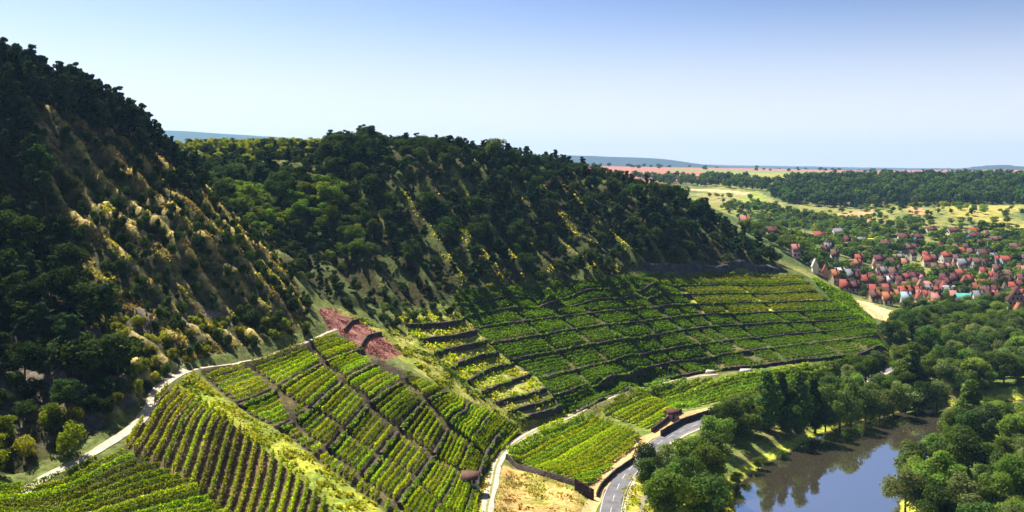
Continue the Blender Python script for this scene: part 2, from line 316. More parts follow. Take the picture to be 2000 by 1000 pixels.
M['asphalt'] = noisy('asphalt', (.10, .097, .11), (.17, .165, .18), .5, rough=.8, bump=.1)
M['verge'] = noisy('sandy_verge', (.42, .27, .10), (.62, .43, .20), .7)
M['rock'] = noisy('bare_rock', (.035, .038, .045), (.10, .10, .11), .35, bump=1, bdist=1.2)
M['whitepaint'] = noisy('road_paint', (.35, .35, .35), (.55, .55, .53), 2, bump=0)
M['wood'] = noisy('grey_wood', (.16, .12, .09), (.28, .22, .17), 2)

def ground_mat():
    m, nt, b = newmat('ground'); N = nt.nodes; L = nt.links
    at = N.new('ShaderNodeAttribute'); at.attribute_name = 'tone'
    tc = N.new('ShaderNodeTexCoord')
    def nz(scale, det=8):
        q = N.new('ShaderNodeTexNoise'); q.inputs['Scale'].default_value = scale; q.inputs['Detail'].default_value = det; q.inputs['Roughness'].default_value = .65; L.new(tc.outputs['Object'], q.inputs['Vector']); return q
    a = nz(.9); c = nz(.12)
    mr_ = N.new('ShaderNodeMapRange'); mr_.inputs[1].default_value = .3; mr_.inputs[2].default_value = .7; mr_.inputs[3].default_value = .45; mr_.inputs[4].default_value = 1.6; L.new(a.outputs[0], mr_.inputs[0])
    mr2 = N.new('ShaderNodeMapRange'); mr2.inputs[1].default_value = .3; mr2.inputs[2].default_value = .7; mr2.inputs[3].default_value = .75; mr2.inputs[4].default_value = 1.9; L.new(c.outputs[0], mr2.inputs[0])
    mu = N.new('ShaderNodeMath'); mu.operation = 'MULTIPLY'; L.new(mr_.outputs[0], mu.inputs[0]); L.new(mr2.outputs[0], mu.inputs[1])
    hs = N.new('ShaderNodeHueSaturation'); L.new(at.outputs['Color'], hs.inputs['Color']); L.new(mu.outputs[0], hs.inputs['Value'])
    L.new(hs.outputs[0], b.inputs['Base Color']); b.inputs['Roughness'].default_value = 1; b.inputs['Specular IOR Level'].default_value = .05
    bp = N.new('ShaderNodeBump'); bp.inputs['Strength'].default_value = .8; bp.inputs['Distance'].default_value = .5; L.new(a.outputs[0], bp.inputs['Height']); L.new(bp.outputs[0], b.inputs['Normal'])
    return m
M['ground'] = ground_mat()

# ------------------------------------------------------------------ mesh helpers
def tag(o, label=None, cat=None, group=None, kind=None):
    if label: o['label'] = label
    if cat: o['category'] = cat
    if group: o['group'] = group
    if kind: o['kind'] = kind
    return o
def mesh_np(name, V, Fq, mat, uvn=False, smooth=False):
    V = np.asarray(V, np.float32); Fq = np.asarray(Fq, np.int32); k = Fq.shape[1]
    me = bpy.data.meshes.new(name); me.vertices.add(len(V)); me.vertices.foreach_set('co', V.ravel())
    me.loops.add(Fq.size); me.loops.foreach_set('vertex_index', Fq.ravel())
    me.polygons.add(len(Fq)); me.polygons.foreach_set('loop_start', np.arange(0, Fq.size, k, dtype=np.int32))
    if smooth: me.polygons.foreach_set('use_smooth', np.ones(len(Fq), bool))
    me.update(calc_edges=True)
    for m in (mat if isinstance(mat, (list, tuple)) else [mat]): me.materials.append(m)
    return me
def link(name, me, parent=None, loc=None):
    o = bpy.data.objects.new(name, me); COL.objects.link(o)
    if parent: o.parent = parent
    if loc is not None: o.location = loc
    return o
def empty(name, loc, rz=0, s=1):
    o = bpy.data.objects.new(name, None); COL.objects.link(o); o.location = loc; o.rotation_euler = (0, 0, rz); o.scale = (s, s, s) if np.isscalar(s) else s
    return o
def leaf_quads(C, size, rg, up=0.0, asp=1.0):            # leaf-sized faces, freely turned, at the points C
    n_ = len(C); nrm = rg.normal(size=(n_, 3)); nrm[:, 2] += up; nrm /= np.linalg.norm(nrm, axis=1)[:, None]
    a = np.cross(nrm, rg.normal(size=(n_, 3))); a /= np.linalg.norm(a, axis=1)[:, None]; b = np.cross(nrm, a)
    s = (size*(.6+.8*rg.random(n_)))[:, None]*.5; a = a*s; b = b*s*asp
    V = np.stack([C-a-b*.6, C+a*.3-b, C+a+b*.7, C-a*.4+b], 1).reshape(-1, 3)
    return V
def quad_idx(n_): return np.arange(n_*4).reshape(-1, 4)
def tube_np(pts, rad, k=6):
    pts = np.array(pts, float); rad = np.array(rad, float); V = []; Fq = []
    for i, p in enumerate(pts):
        d = pts[min(i+1, len(pts)-1)]-pts[max(i-1, 0)]; d /= np.linalg.norm(d)+1e-9
        a = np.cross(d, [.31, .17, .93] if abs(d[2]) < .8 else [1, 0, .1]); a /= np.linalg.norm(a); b = np.cross(d, a)
        for j in range(k): t = 2*math.pi*j/k; V.append(p+rad[i]*(a*math.cos(t)+b*math.sin(t)))
    for i in range(len(pts)-1):
        for j in range(k): Fq.append((i*k+j, i*k+(j+1) % k, (i+1)*k+(j+1) % k, (i+1)*k+j))
    return V, Fq
def join_np(parts):
    V = []; Fq = []; o = 0
    for v, f_ in parts: V.append(np.asarray(v)); Fq.append(np.asarray(f_)+o); o += len(v)
    return np.vstack(V), np.vstack(Fq)
def box_np(x0, x1, y0, y1, z0, z1):
    V = [(x, y, z) for z in (z0, z1) for y in (y0, y1) for x in (x0, x1)]
    return V, [(0, 2, 3, 1), (4, 5, 7, 6), (0, 1, 5, 4), (2, 6, 7, 3), (0, 4, 6, 2), (1, 3, 7, 5)]

# ------------------------------------------------------------------ the ground with its colours
tone = np.zeros(XX.shape+(3,)); FOREST = (.040, .038, .016); GREEN = (.085, .130, .020); DRY = (.42, .31, .12); SOIL = (.12, .075, .048)
tone[:] = (.10, .12, .035)
def paint(mask, c, soft=0, var=None):
    mm = blur(mask, soft)[..., None] if soft else mask[..., None].astype(float)
    c = np.array(c, float); c = np.broadcast_to(c, tone.shape)
    if var is not None: c2_, sc_, th = var; k = sstep(th-.08, th+.08, fbm(XX/sc_, YY/sc_, 4))[..., None]; c = c*(1-k)+np.array(c2_)*k
    tone[:] = tone*(1-mm)+c*mm
paint((YY < 420) & (HB < 12) & (XX > 0), (.10, .14, .03), 0, ((.16, .15, .05), 14, .5))
paint(mr > .01, FOREST, 0, ((.055, .068, .022), 9, .52))
paint((mr > .01) & (RIB2 > .76), (.11, .12, .03), 0, ((.05, .062, .02), 6, .44))
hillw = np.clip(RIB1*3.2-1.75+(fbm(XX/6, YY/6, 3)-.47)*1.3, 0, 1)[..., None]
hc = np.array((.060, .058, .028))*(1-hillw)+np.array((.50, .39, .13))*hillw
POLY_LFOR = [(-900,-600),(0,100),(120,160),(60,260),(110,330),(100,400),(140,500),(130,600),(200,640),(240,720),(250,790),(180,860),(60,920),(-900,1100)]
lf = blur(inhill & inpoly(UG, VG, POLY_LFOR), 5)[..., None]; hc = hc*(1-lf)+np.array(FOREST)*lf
rk = sstep(.5, .62, fbm(XX/9, HB/4, 4))[..., None]*sstep(62, 44, HB)[..., None]; hc = hc*(1-rk*.7)+np.array((.17, .14, .12))*rk*.7
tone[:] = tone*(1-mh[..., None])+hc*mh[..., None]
paint(IN_AMPH, (.10, .085, .035), 1, ((.06, .09, .03), 5, .5))
paint(IN_OVER, (.20, .21, .045), 1, ((.32, .27, .09), 4, .55))
for pl in ([(1275,543),(1400,539),(1562,544),(1575,552),(1400,550),(1275,551)], [(1330,565),(1585,561),(1592,571),(1335,573)], [(1350,583),(1600,577),(1608,587),(1348,592)], [(1370,606),(1480,598),(1620,592),(1635,602),(1380,618)]):
    paint(IN_AMPH & inpoly(UG, VG, pl), (.34, .34, .06), 0, ((.45, .36, .12), 3, .55))  # sunlight on the flat upper treads painted as paler ground
paint(IN_MID, (.085, .070, .030), 1, ((.045, .035, .025), 5, .5))
POLY_L2 = [(348,758),(402,788),(470,840),(550,900),(606,952),(636,980),(655,1030),(655,1090),(440,1080),(360,935),(245,876),(300,795),(322,765)]
POLY_L1 = [(-60,960),(85,948),(180,905),(240,880),(360,935),(470,1020),(470,1200),(-200,1200)]
POLY_CREST = [(382,732),(434,774),(486,812),(558,850),(630,910),(734,986),(800,1050),(800,1120),(660,1120),(650,1010),(630,974),(606,954),(550,902),(470,842),(402,790),(350,760),(364,740)]
NR = (YY < 260) & (YY > 90)
paint(NR & inpoly(UG, VG, POLY_L2), (.105, .072, .040), 1, ((.18, .115, .065), 5, .58))
paint(NR & inpoly(UG, VG, POLY_L1), (.06, .06, .025), 1)
paint(NR & inpoly(UG, VG, POLY_CREST), (.26, .27, .035), 2, ((.16, .20, .03), 4, .5))
paint(NEAR & (YY > 240) & (YY < 330) & inpoly(UG, VG, [(660,600),(760,650),(800,650),(880,722),(950,775),(1010,818),(1030,832),(950,800),(860,755),(780,700),(690,640)]), (.15, .17, .03), 1, ((.28, .26, .06), 4, .5))
POLY_BROWN = [(622,606),(640,600),(700,628),(745,655),(788,692),(752,704),(700,680),(668,655),(640,640)]
paint(NEAR & (YY > 240) & (YY < 310) & inpoly(UG, VG, POLY_BROWN), (.21, .095, .075), 0, ((.12, .058, .046), 2, .52))
POLY_DRY = [(978,912),(1060,930),(1148,968),(1156,1010),(1160,1080),(940,1080),(962,1000),(972,950)]
paint(NR & inpoly(UG, VG, POLY_DRY), (.36, .24, .085), 1, ((.22, .20, .045), 6, .5))
paint(NR & inpoly(UG, VG, [(935,925),(962,900),(955,960),(935,1030),(925,1060)]), (.33, .29, .07), 0, ((.15, .16, .04), 3, .5))
POLY_V1 = [(990,888),(1010,868),(1060,842),(1160,812),(1248,852),(1236,878),(1150,950),(1060,922),(992,900)]
POLY_V2 = [(1164,806),(1205,785),(1248,765),(1322,803),(1300,815),(1268,842)]
POLY_V3 = [(1252,762),(1300,752),(1400,742),(1520,724),(1752,688),(1756,712),(1640,736),(1485,768),(1325,802)]
for pl in (POLY_V1, POLY_V2, POLY_V3): paint(NEAR & (YY < 420) & inpoly(UG, VG, pl), (.16, .19, .03), 0)
paint(NEAR & (YY < 300) & inpoly(UG, VG, [(1240,900),(1245,935),(1300,975),(1300,1080),(1200,1080),(1212,960)]), (.26, .28, .03), 1, ((.36, .30, .08), 4, .52))
paint(NEAR & (YY > 400) & inpoly(UG, VG, [(1580,545),(1600,545),(1660,578),(1708,640),(1702,650),(1640,600)]), (.10, .17, .04), 0)
paint((YY > 380) & (YY < 520) & inpoly(UG, VG, [(1650,575),(1665,574),(1720,600),(1790,625),(1740,632),(1700,618)]), (.55, .42, .20), 0)
far = YY > 520
paint(far & (YY < 1700), (.080, .110, .035), 0, ((.17, .17, .05), 40, .5))
for pl, c in (([(1620,420),(1705,408),(1708,436),(1650,430)], (.34, .22, .11)), ([(1768,403),(1800,402),(1815,418),(1785,422)], (.32, .20, .10)), ([(1830,400),(1985,402),(1990,415),(1960,420),(2010,440),(1990,455),(1930,435),(1860,420)], (.26, .23, .06)),
              ([(1300,367),(1400,370),(1480,377),(1500,384),(1350,372)], (.34, .28, .15)), ([(1360,377),(1500,384),(1530,400),(1400,402)], (.21, .19, .07)), ([(1480,370),(1510,400),(1560,415),(1530,425),(1400,408)], (.18, .21, .045)),
              ([(1610,470),(1632,470),(1634,478),(1612,478)], (.40, .42, .07)), ([(1660,462),(1710,460),(1712,467),(1660,468)], (.40, .42, .07))):
    paint(far & (YY < 1700) & inpoly(UG, VG, pl), c, 0)
_, VF = proj(XX, YY, H)
fr = YY > 1450
paint(fr, (.20, .15, .08), 0, ((.10, .13, .05), 300, .5))
paint(fr & (YY < 6500) & (XX > .05*YY), (.25, .115, .085), 0, ((.19, .11, .065), 400, .55))
paint(fr & (YY > 1500) & (YY < 2600) & inpoly(UG, VG, [(1380,330),(1600,334),(1560,350),(1380,352)]), (.20, .19, .06), 0)
paint(fr & (YY > 2400) & (YY < 2900) & (XX > .16*YY), (.14, .17, .06), 0)
paint((YY > 6300), (.030, .045, .035), 0)
paint((YY > 520) & (YY < 6000) & (XX < -.02*YY+20), (.19, .22, .04), 0, ((.08, .11, .03), 30, .5))
for q in (inr & near_r,): paint(q, (.06, .05, .03), 0)
paint(near_r & ~inr & (dr < 3.0) & (XX > 20) & (YY > 180), (.28, .30, .04), 0)
nv = XX.size; ny_, nx_ = XX.shape
ii = np.arange(nv).reshape(ny_, nx_)
FQ = np.stack([ii[:-1, :-1], ii[:-1, 1:], ii[1:, 1:], ii[1:, :-1]], -1).reshape(-1, 4)
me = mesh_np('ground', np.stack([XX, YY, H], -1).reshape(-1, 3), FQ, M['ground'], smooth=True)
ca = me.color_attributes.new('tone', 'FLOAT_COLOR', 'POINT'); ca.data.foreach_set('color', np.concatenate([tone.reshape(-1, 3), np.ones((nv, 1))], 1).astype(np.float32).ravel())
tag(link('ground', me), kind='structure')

# water
m, nt, b = newmat('river_water'); b.inputs['Base Color'].default_value = (.14, .115, .08, 1); b.inputs['Roughness'].default_value = .035; b.inputs['IOR'].default_value = 22.0; b.inputs['Specular IOR Level'].default_value = .5
N_ = nt.nodes; tc = N_.new('ShaderNodeTexCoord'); mp = N_.new('ShaderNodeMapping'); mp.inputs['Scale'].default_value = (1, .55, 1); nz_ = N_.new('ShaderNodeTexNoise'); nz_.inputs['Scale'].default_value = .5; nz_.inputs['Detail'].default_value = 4
bp = N_.new('ShaderNodeBump'); bp.inputs['Strength'].default_value = .10; bp.inputs['Distance'].default_value = .12
nt.links.new(tc.outputs['Object'], mp.inputs[0]); nt.links.new(mp.outputs[0], nz_.inputs[0]); nt.links.new(nz_.outputs[0], bp.inputs['Height']); nt.links.new(bp.outputs[0], b.inputs['Normal'])
k = min(len(rl), len(rr)); A_ = dense(rl, 1)[np.linspace(0, len(dense(rl, 1))-1, 160).astype(int)]; B_ = dense(rr, 1)[np.linspace(0, len(dense(rr, 1))-1, 160).astype(int)]
V = []; Fq = []
for i in range(160):
    d = B_[i]-A_[i]; d = d/np.linalg.norm(d); a = A_[i]-d*1.5; c = B_[i]+d*1.5; V += [(a[0], a[1], 0.05), (c[0], c[1], 0.05)]
    if i: Fq.append((2*i-2, 2*i-1, 2*i+1, 2*i))
tag(link('river_water', mesh_np('river_water', V, Fq, m)), kind='structure')

# roads and tracks as sheets over the ground
def ribbon(name, line, off, wd, mat, lift, kind='structure', ragged=0, seed=0, parent=None):
    ln = np.asarray(line); d = np.gradient(ln, axis=0); d /= np.linalg.norm(d, axis=1)[:, None]+1e-9; nrm = np.c_[d[:, 1], -d[:, 0]]
    m_ = max(2, int(wd/1.0)+1); V = []; Fq = []
    for i in range(len(ln)):
        rg = ragged*(vnoise(i*.35+seed, seed*3.3)-.5)
        for j in range(m_):
            o = off-wd/2+wd*j/(m_-1)+(rg if j in (0, m_-1) else 0); q = ln[i]+nrm[i]*o
            V.append((q[0], q[1], 0))
        if i:
            for j in range(m_-1): a = (i-1)*m_+j; Fq.append((a, a+1, a+1+m_, a+m_))
    V = np.array(V); V[:, 2] = ground(V[:, 0], V[:, 1])+lift
    o = link(name, mesh_np(name, V, Fq, mat, smooth=True), parent); tag(o, kind=kind); return o
ribbon('road_verge', ROADL, -4.3, 3.0, M['verge'], .10, ragged=.8)
ribbon('road', ROADL, 0, 5.0, M['asphalt'], .14)
ribbon('road_shoulder', ROADL, 3.0, .8, M['gravel'], .12, ragged=.3)
def stripe(off, wd=.14, dash=None):
    ln = dense(ROADL, 1.0); parts = []
    d = np.gradient(ln, axis=0); d /= np.linalg.norm(d, axis=1)[:, None]; nrm = np.c_[d[:, 1], -d[:, 0]]; V = []; Fq = []
    for i in range(len(ln)-1):
        if dash and (i % dash) >= dash//2: continue
        for q in (i, i+1):
            for s_ in (-1, 1): p = ln[q]+nrm[q]*(off+s_*wd/2); V.append((p[0], p[1], float(ground(p[0], p[1]))+.155))
        b_ = len(V)-4; Fq.append((b_, b_+1, b_+3, b_+2))
    return V, Fq
for off, dsh in ((-2.3, None), (2.3, None), (0, 8)):
    V, Fq = stripe(off, .16, dsh); tag(link('road_marking', mesh_np('road_marking', V, Fq, M['whitepaint'])), kind='structure')
ribbon('gravel_track', TRACK, 0, 2.6, M['gravel'], .12, ragged=.5)
grs = noisy('track_grass', (.12, .14, .03), (.30, .26, .10), 1.2)
ribbon('track_grass_strip', TRACK, 0, .5, grs, .16, ragged=.35, seed=5)
ribbon('gravel_path', PATHL, 0, 2.5, M['gravel'], .12, ragged=.8)
ribbon('contour_path', PATH2, 0, .9, M['gravel'], .10, ragged=1.2)
ribbon('foot_path', FOOT, 0, 1.0, M['gravel'], .10, ragged=.2)

# ------------------------------------------------------------------ contour lines as seen along rays from the lookout
def contours(levels, u0, u1, du, ymin, ymax, dy=.5, poly=None, lf=None):
    us = np.arange(u0, u1, du); ys = np.arange(ymin, ymax, dy); X = (us[:, None]-U0)/F*ys[None]; Yb = np.broadcast_to(ys, X.shape)
    Hh = base(X, Yb); out = []
    inside = inpoly(*proj(X, Yb, Hh), poly)
    if lf is not None: Hh = lf(X, Yb)
    for lv in levels:
        ab = np.zeros(Hh.shape, bool); ab[:, 1:] = (Hh[:, 1:] >= lv) & (Hh[:, :-1] < lv) & inside[:, 1:]; first = ab.argmax(1); ok = ab.any(1) & (first > 0)
        i = np.arange(len(us)); f0 = np.maximum(first-1, 0); h0 = Hh[i, f0]; h1 = Hh[i, first]; t = np.clip((lv-h0)/np.where(h1-h0 == 0, 1, h1-h0), 0, 1)
        y = ys[f0]+dy*t; x = (us-U0)/F*y; out.append(np.c_[x, y, ok.astype(float)])
    return us, out
def contours_y(levels, x0, x1, ymin, ymax, poly, dx=.5, dyy=1.0, lf=None):
    ys = np.arange(ymin, ymax, dyy); xs = np.arange(x1, x0, -dx); X, Y = np.meshgrid(xs, ys); Hh = base(X, Y); inside = inpoly(*proj(X, Y, Hh), poly); out = []; Hh = lf(X, Y) if lf is not None else Hh
    for lv in levels:
        ab = np.zeros(Hh.shape, bool); ab[:, 1:] = (Hh[:, 1:] >= lv) & (Hh[:, :-1] < lv) & inside[:, 1:]; first = ab.argmax(1); ok = ab.any(1)
        i = np.arange(len(ys)); f0 = np.maximum(first-1, 0); h0 = Hh[i, f0]; h1 = Hh[i, first]; t = np.clip((lv-h0)/np.where(h1-h0 == 0, 1, h1-h0), 0, 1)
        out.append(np.c_[xs[f0]-dx*t, ys, ok.astype(float)])
    return ys, out
def runs(L, keep, dmax=5.0, lmin=4.0):
    res = []; cur = []
    for p, k_ in zip(L, keep):
        if not k_ or (cur and math.hypot(p[0]-cur[-1][0], p[1]-cur[-1][1]) > dmax):
            if len(cur) > 1: res.append(np.array(cur))
            cur = []
        if k_: cur.append(p[:2])
    if len(cur) > 1: res.append(np.array(cur))
    return [r for r in res if np.linalg.norm(np.diff(r, axis=0), axis=1).sum() > lmin]
def gapdist(x, y, gaps, wd):
    ok = np.ones(len(x), bool)
    for g, w_ in gaps: ok &= dist_line(x, y, g) > (w_ or wd)
    return ok
def gapline(pl, w_=None, **k): return ([tuple(P(u, v, **k)[:2]) for u, v in pl], w_)
AG = [gapline(p, ymin=270, ymax=480) for p in (
    [(1261,550),(1324,602),(1398,669),(1446,687),(1475,706)], [(1309,550),(1376,620),(1450,683),(1500,708)], [(1413,600),(1487,669),(1531,704)],
    [(1498,600),(1557,650),(1642,691)], [(1565,612),(1620,657),(1694,685)], [(1250,572),(1328,643),(1398,704),(1425,720)], [(1235,554),(1287,602),(1350,658),(1395,700)],
    [(1083,606),(1124,646),(1183,702),(1250,748)], [(1146,606),(1194,643),(1250,690),(1320,730)], [(1040,592),(1083,606)], [(1340,570),(1376,620)], [(1440,556),(1500,600)], [(1200,578),(1270,640),(1300,690),(1340,728)],[(1000,600),(1060,660),(1110,705),(1150,755)])]
MG = [gapline(p, ymin=150, ymax=300) for p in (
    [(470,703),(520,745),(580,790),(640,815),(700,865),(800,925),(880,1000),(940,1060)], [(600,672),(660,735),(760,830),(860,900),(930,940)], [(700,690),(790,745),(870,830),(940,885)],
    [(540,760),(590,845),(650,890),(740,960),(800,1010)])]

ordn = ['first','second','third','fourth','fifth','sixth','seventh','eighth','ninth','tenth','eleventh','twelfth','thirteenth','fourteenth','fifteenth','sixteenth','seventeenth','eighteenth','nineteenth','twentieth']
def nth(i):
    if i < 20: return ordn[i]
    t_, o_ = divmod(i+1, 10); b_ = ['', '', 'twenty', 'thirty', 'forty', 'fifty', 'sixty', 'seventy', 'eighty', 'ninety'][t_ % 10]
    return (b_+'-'+ordn[o_-1]) if o_ else {20: 'twentieth', 30: 'thirtieth', 40: 'fortieth', 50: 'fiftieth', 60: 'sixtieth', 70: 'seventieth', 80: 'eightieth', 90: 'ninetieth'}.get(i+1, 'last')
walls = []
def build_wall(line, ztop, zbot, label, cat='wall', group=None, mat=None, th=.7, name='terrace_wall', rough=.25):
    ln = dense(line, 1.0); V = []; Fq = []
    if len(ln) < 2: return
    d = np.gradient(ln, axis=0); d /= np.linalg.norm(d, axis=1)[:, None]+1e-9; nrm = np.c_[d[:, 1], -d[:, 0]]
    if (nrm@np.array([.3, -1])).mean() < 0: nrm = -nrm
    k = rng.integers(1000)
    for i, p in enumerate(ln):
        zt = ztop(i/(len(ln)-1), p)+rough*(vnoise(i*.9+k, 3)-.5)*1.2; zb = zbot(i/(len(ln)-1), p); o = .2*(vnoise(i*.7+k, 9)-.5)
        a = p+nrm[i]*(th+.25+o); c = p+nrm[i]*(th+o); e = p-nrm[i]*.05
        V += [(a[0], a[1], zb-.5), (c[0], c[1], zt), (e[0], e[1], zt+.05), (e[0], e[1], zb-.5)]
        if i:
            for j in range(3): q = (i-1)*4+j; Fq.append((q, q+1, q+5, q+4))
    Fq += [(0, 1, 2, 3), (len(V)-4, len(V)-3, len(V)-2, len(V)-1)]
    o = link(name, mesh_np(name, V, Fq, mat or M['stone'])); tag(o, label, cat, group); walls.append(o); return o
ORD = ['lowest', 'second lowest', 'third lowest', 'fourth lowest', 'fifth lowest', 'sixth lowest', 'seventh lowest', 'eighth lowest', 'topmost', 'tenth']
def wall_set(levels, poly, u0, u1, ymin, ymax, tr, flat, gaps, gw, where, group, lf=None, dz=3.0, lmin=6):
    lv = list(levels)
    for i, z in enumerate(lv):
        z0 = lv[i-1] if i else (z-1 if lf is not None else z-3.0)
        lev = z0+(z-z0)*(tr+.04)
        if poly is POLY_MID: us, cs_ = contours_y([lev], -95, 10, ymin, ymax, poly, lf=lf)
        else: us, cs_ = contours([lev], u0, u1, 2, ymin, ymax, poly=poly, lf=lf)
        c = cs_[0]; uu, vv = proj(c[:, 0], c[:, 1], base(c[:, 0], c[:, 1]))
        keep = (c[:, 2] > 0) & inpoly(uu, vv, poly) & gapdist(c[:, 0], c[:, 1], gaps, gw)
        rs = runs(c, keep, 6, lmin)
        d_ = dz if lf is not None else (z-z0)
        for j, r in enumerate(rs):
            pos = '' if len(rs) == 1 else (', leftmost stretch' if j == 0 else (', rightmost stretch' if j == len(rs)-1 else ', stretch %s from left' % ['', 'second', 'third', 'fourth', 'fifth', 'sixth', 'seventh', 'eighth', 'ninth', 'tenth'][min(j, 9)]))
            top = lambda t, p, d_=d_: float(base(p[0], p[1]))+(1-tr-.04)*d_+.15
            bot = lambda t, p, d_=d_: float(base(p[0], p[1]))+(flat-tr-.02)*d_-.2
            build_wall(r, top, bot, '%s dry stone wall %s%s' % (ORD[i], where, pos), 'wall', group)
wall_set(range(0, 8), POLY_AMPH, 885, 1745, 270, 480, .89, .58, [], 1, 'of the far curved vineyard', 'dark terrace walls of the far vineyard', LA, 3.0)
wall_set(OLEV[:-1], POLY_OVER, 760, 1120, 255, 345, .82, .56, [], 1, 'among the overgrown yellow terraces', 'terrace walls between overgrown plots')
wall_set(range(1, 8), POLY_MID, 380, 1025, 150, 300, .87, .58, MG, .6, 'of the near striped vineyard', 'terrace walls between near vine rows', LM, 2.4)

# ------------------------------------------------------------------ vine rows
def row_quads(line, dens, hgt, size, wid, rg, lift=.3):
    ln = dense(line, .5); L = (len(ln)-1)*.5; n_ = int(L*dens)
    if n_ < 3: return None
    t = rg.random(n_)*(len(ln)-1); i = np.minimum(t.astype(int), len(ln)-2); f_ = (t-i)[:, None]; p = ln[i]*(1-f_)+ln[i+1]*f_
    d = ln[i+1]-ln[i]; d /= np.linalg.norm(d, axis=1)[:, None]+1e-9; nr = np.c_[d[:, 1], -d[:, 0]]
    bush = .82+.36*vnoise(t*.45+rg.integers(999), 5.5)                        # single vines stand out
    keep = rg.random(n_) < .68+.6*vnoise(t*.22+rg.integers(999), 1.5)
    p = p[keep]; nr = nr[keep]; bush = bush[keep]; m_ = len(p)
    p = p+nr*(rg.normal(size=m_)*wid*bush)[:, None]
    z = ground(p[:, 0], p[:, 1])+lift+(hgt*bush-lift)*rg.random(m_)**.8
    return leaf_quads(np.c_[p, z], size, rg, .9)
ROWN = [0]
stakemesh_parts = []
def add_row(line, label, group, dens, hgt, size, wid, mat='vine', stakes=False):
    V = row_quads(line, dens, hgt, size, wid, rng)
    if V is None or len(V) < 12: return
    o = link('vine_row', mesh_np('vine_row', V, quad_idx(len(V)//4), M[mat])); tag(o, label, 'vine row', group); ROWN[0] += 1
    if stakes:
        ln = dense(line, 4.5); parts = []
        for p in ln:
            z = float(ground(p[0], p[1])); parts.append(box_np(p[0]-.05, p[0]+.05, p[1]-.05, p[1]+.05, z-.2, z+hgt+.25))
        V, Fq = join_np(parts); s_ = link('stake', mesh_np('stake', V, Fq, M['wood']), o); s_['kind'] = 'stuff'
# middle block: contour rows on terraces
def tread_levels(lev, flat_tr, per):
    out = []
    for a, b in zip(lev[:-1], lev[1:]):
        k = max(2, int(round((b-a)/per))); out += [a+(b-a)*(.05+(flat_tr-.12)*(q/(k-1))) for q in range(k)]
    return out
ml = tread_levels(list(range(0, 9)), .90, .165)
us, cs_ = contours_y(ml, -95, 10, 150, 300, POLY_MID, lf=LM)
seen_rows = {}
def rn_(u): return 'far left stretch' if u < 520 else 'left stretch' if u < 620 else 'middle stretch' if u < 720 else 'right stretch' if u < 820 else 'far right stretch'
for c, lv in zip(cs_, ml):
    uu, vv = proj(c[:, 0], c[:, 1], base(c[:, 0], c[:, 1])); keep = (c[:, 2] > 0) & inpoly(uu, vv, POLY_MID) & gapdist(c[:, 0], c[:, 1], MG, .9)
    for r in runs(c, keep, 6, 4):
        mid = r[len(r)//2]; um, vm = proj(mid[0], mid[1], float(base(mid[0], mid[1])))
        st_ = min(int(um//110), 9); kt = ml.index(lv) % 6
        key_ = (lv, st_); seen_rows[key_] = seen_rows.get(key_, 0)+1
        lb = '%s vine row up on the %s terrace of the striped slope, %s' % (['first', 'second', 'third', 'fourth', 'fifth', 'sixth'][kt], ORD[min(int(lv), 8)], rn_(um))
        g_ = 'vine rows on the striped slope'
        add_row(r, lb, g_, 58, 1.3, .25, .10)
# straight-row blocks
def straight_block(poly, p0, p1, spacing, label, group, ymin=90, ymax=420, dens=30, hgt=1.7, size=.42, wid=.24, mat='vine', stakes=False, gaps=(), bend=0):
    a = np.array(P(*p0, ymin=ymin, ymax=ymax)[:2]); b = np.array(P(*p1, ymin=ymin, ymax=ymax)[:2]); d = (b-a)/np.linalg.norm(b-a); nr = np.array([-d[1], d[0]]); c0 = (a+b)/2
    nrow = 0; allr = []
    for k in range(-90, 91):
        t = np.arange(-160, 160, 1.0); off = nr*k*spacing
        ln = c0+off+t[:, None]*d+nr*(bend*(t/50)**2+.25*np.sin(t/9+k*.1))[:, None]
        z = base(ln[:, 0], ln[:, 1]); uu, vv = proj(ln[:, 0], ln[:, 1], z); keep = (ln[:, 1] > ymin) & (ln[:, 1] < ymax) & inpoly(uu, vv, poly)
        if len(gaps): keep &= gapdist(ln[:, 0], ln[:, 1], gaps, .9)
        allr += [r for r in runs(ln, keep, 3, 4)]
    allr.sort(key=lambda r: float(proj(r[:, 0].mean(), r[:, 1].mean(), float(base(r[:, 0].mean(), r[:, 1].mean())))[0]))
    for i, r in enumerate(allr): add_row(r, '%s vine row from left %s' % (nth(i), label), group, dens, hgt, size, wid, mat, stakes)
straight_block(POLY_L2, (470,985), (505,860), 1.75, 'on the near block with bare brown soil', 'vine rows on the brown soil block', stakes=True, dens=66, hgt=1.45, size=.26, wid=.12)
straight_block(POLY_L1, (130,970), (300,905), 1.7, 'in the bottom left corner block', 'vine rows in the bottom left block', dens=58, hgt=1.3, size=.27, wid=.13)
straight_block(POLY_V1, (1030,925), (1195,848), 1.75, 'in the large flat field by the road bend', 'vine rows in the large flat field', dens=46, hgt=1.3, size=.36, wid=.28)
straight_block(POLY_V2, (1205,825), (1275,790), 1.8, 'in the small wedge field above the brown shed', 'vine rows in the small wedge field', dens=40, hgt=1.35, size=.38, wid=.24)
straight_block(POLY_V3, (1330,790), (1700,712), 1.9, 'in the long field below the far terraces', 'vine rows in the long valley field', dens=22, hgt=1.4, size=.55, wid=.30, mat='vine_dk')
print('vine rows', ROWN[0])
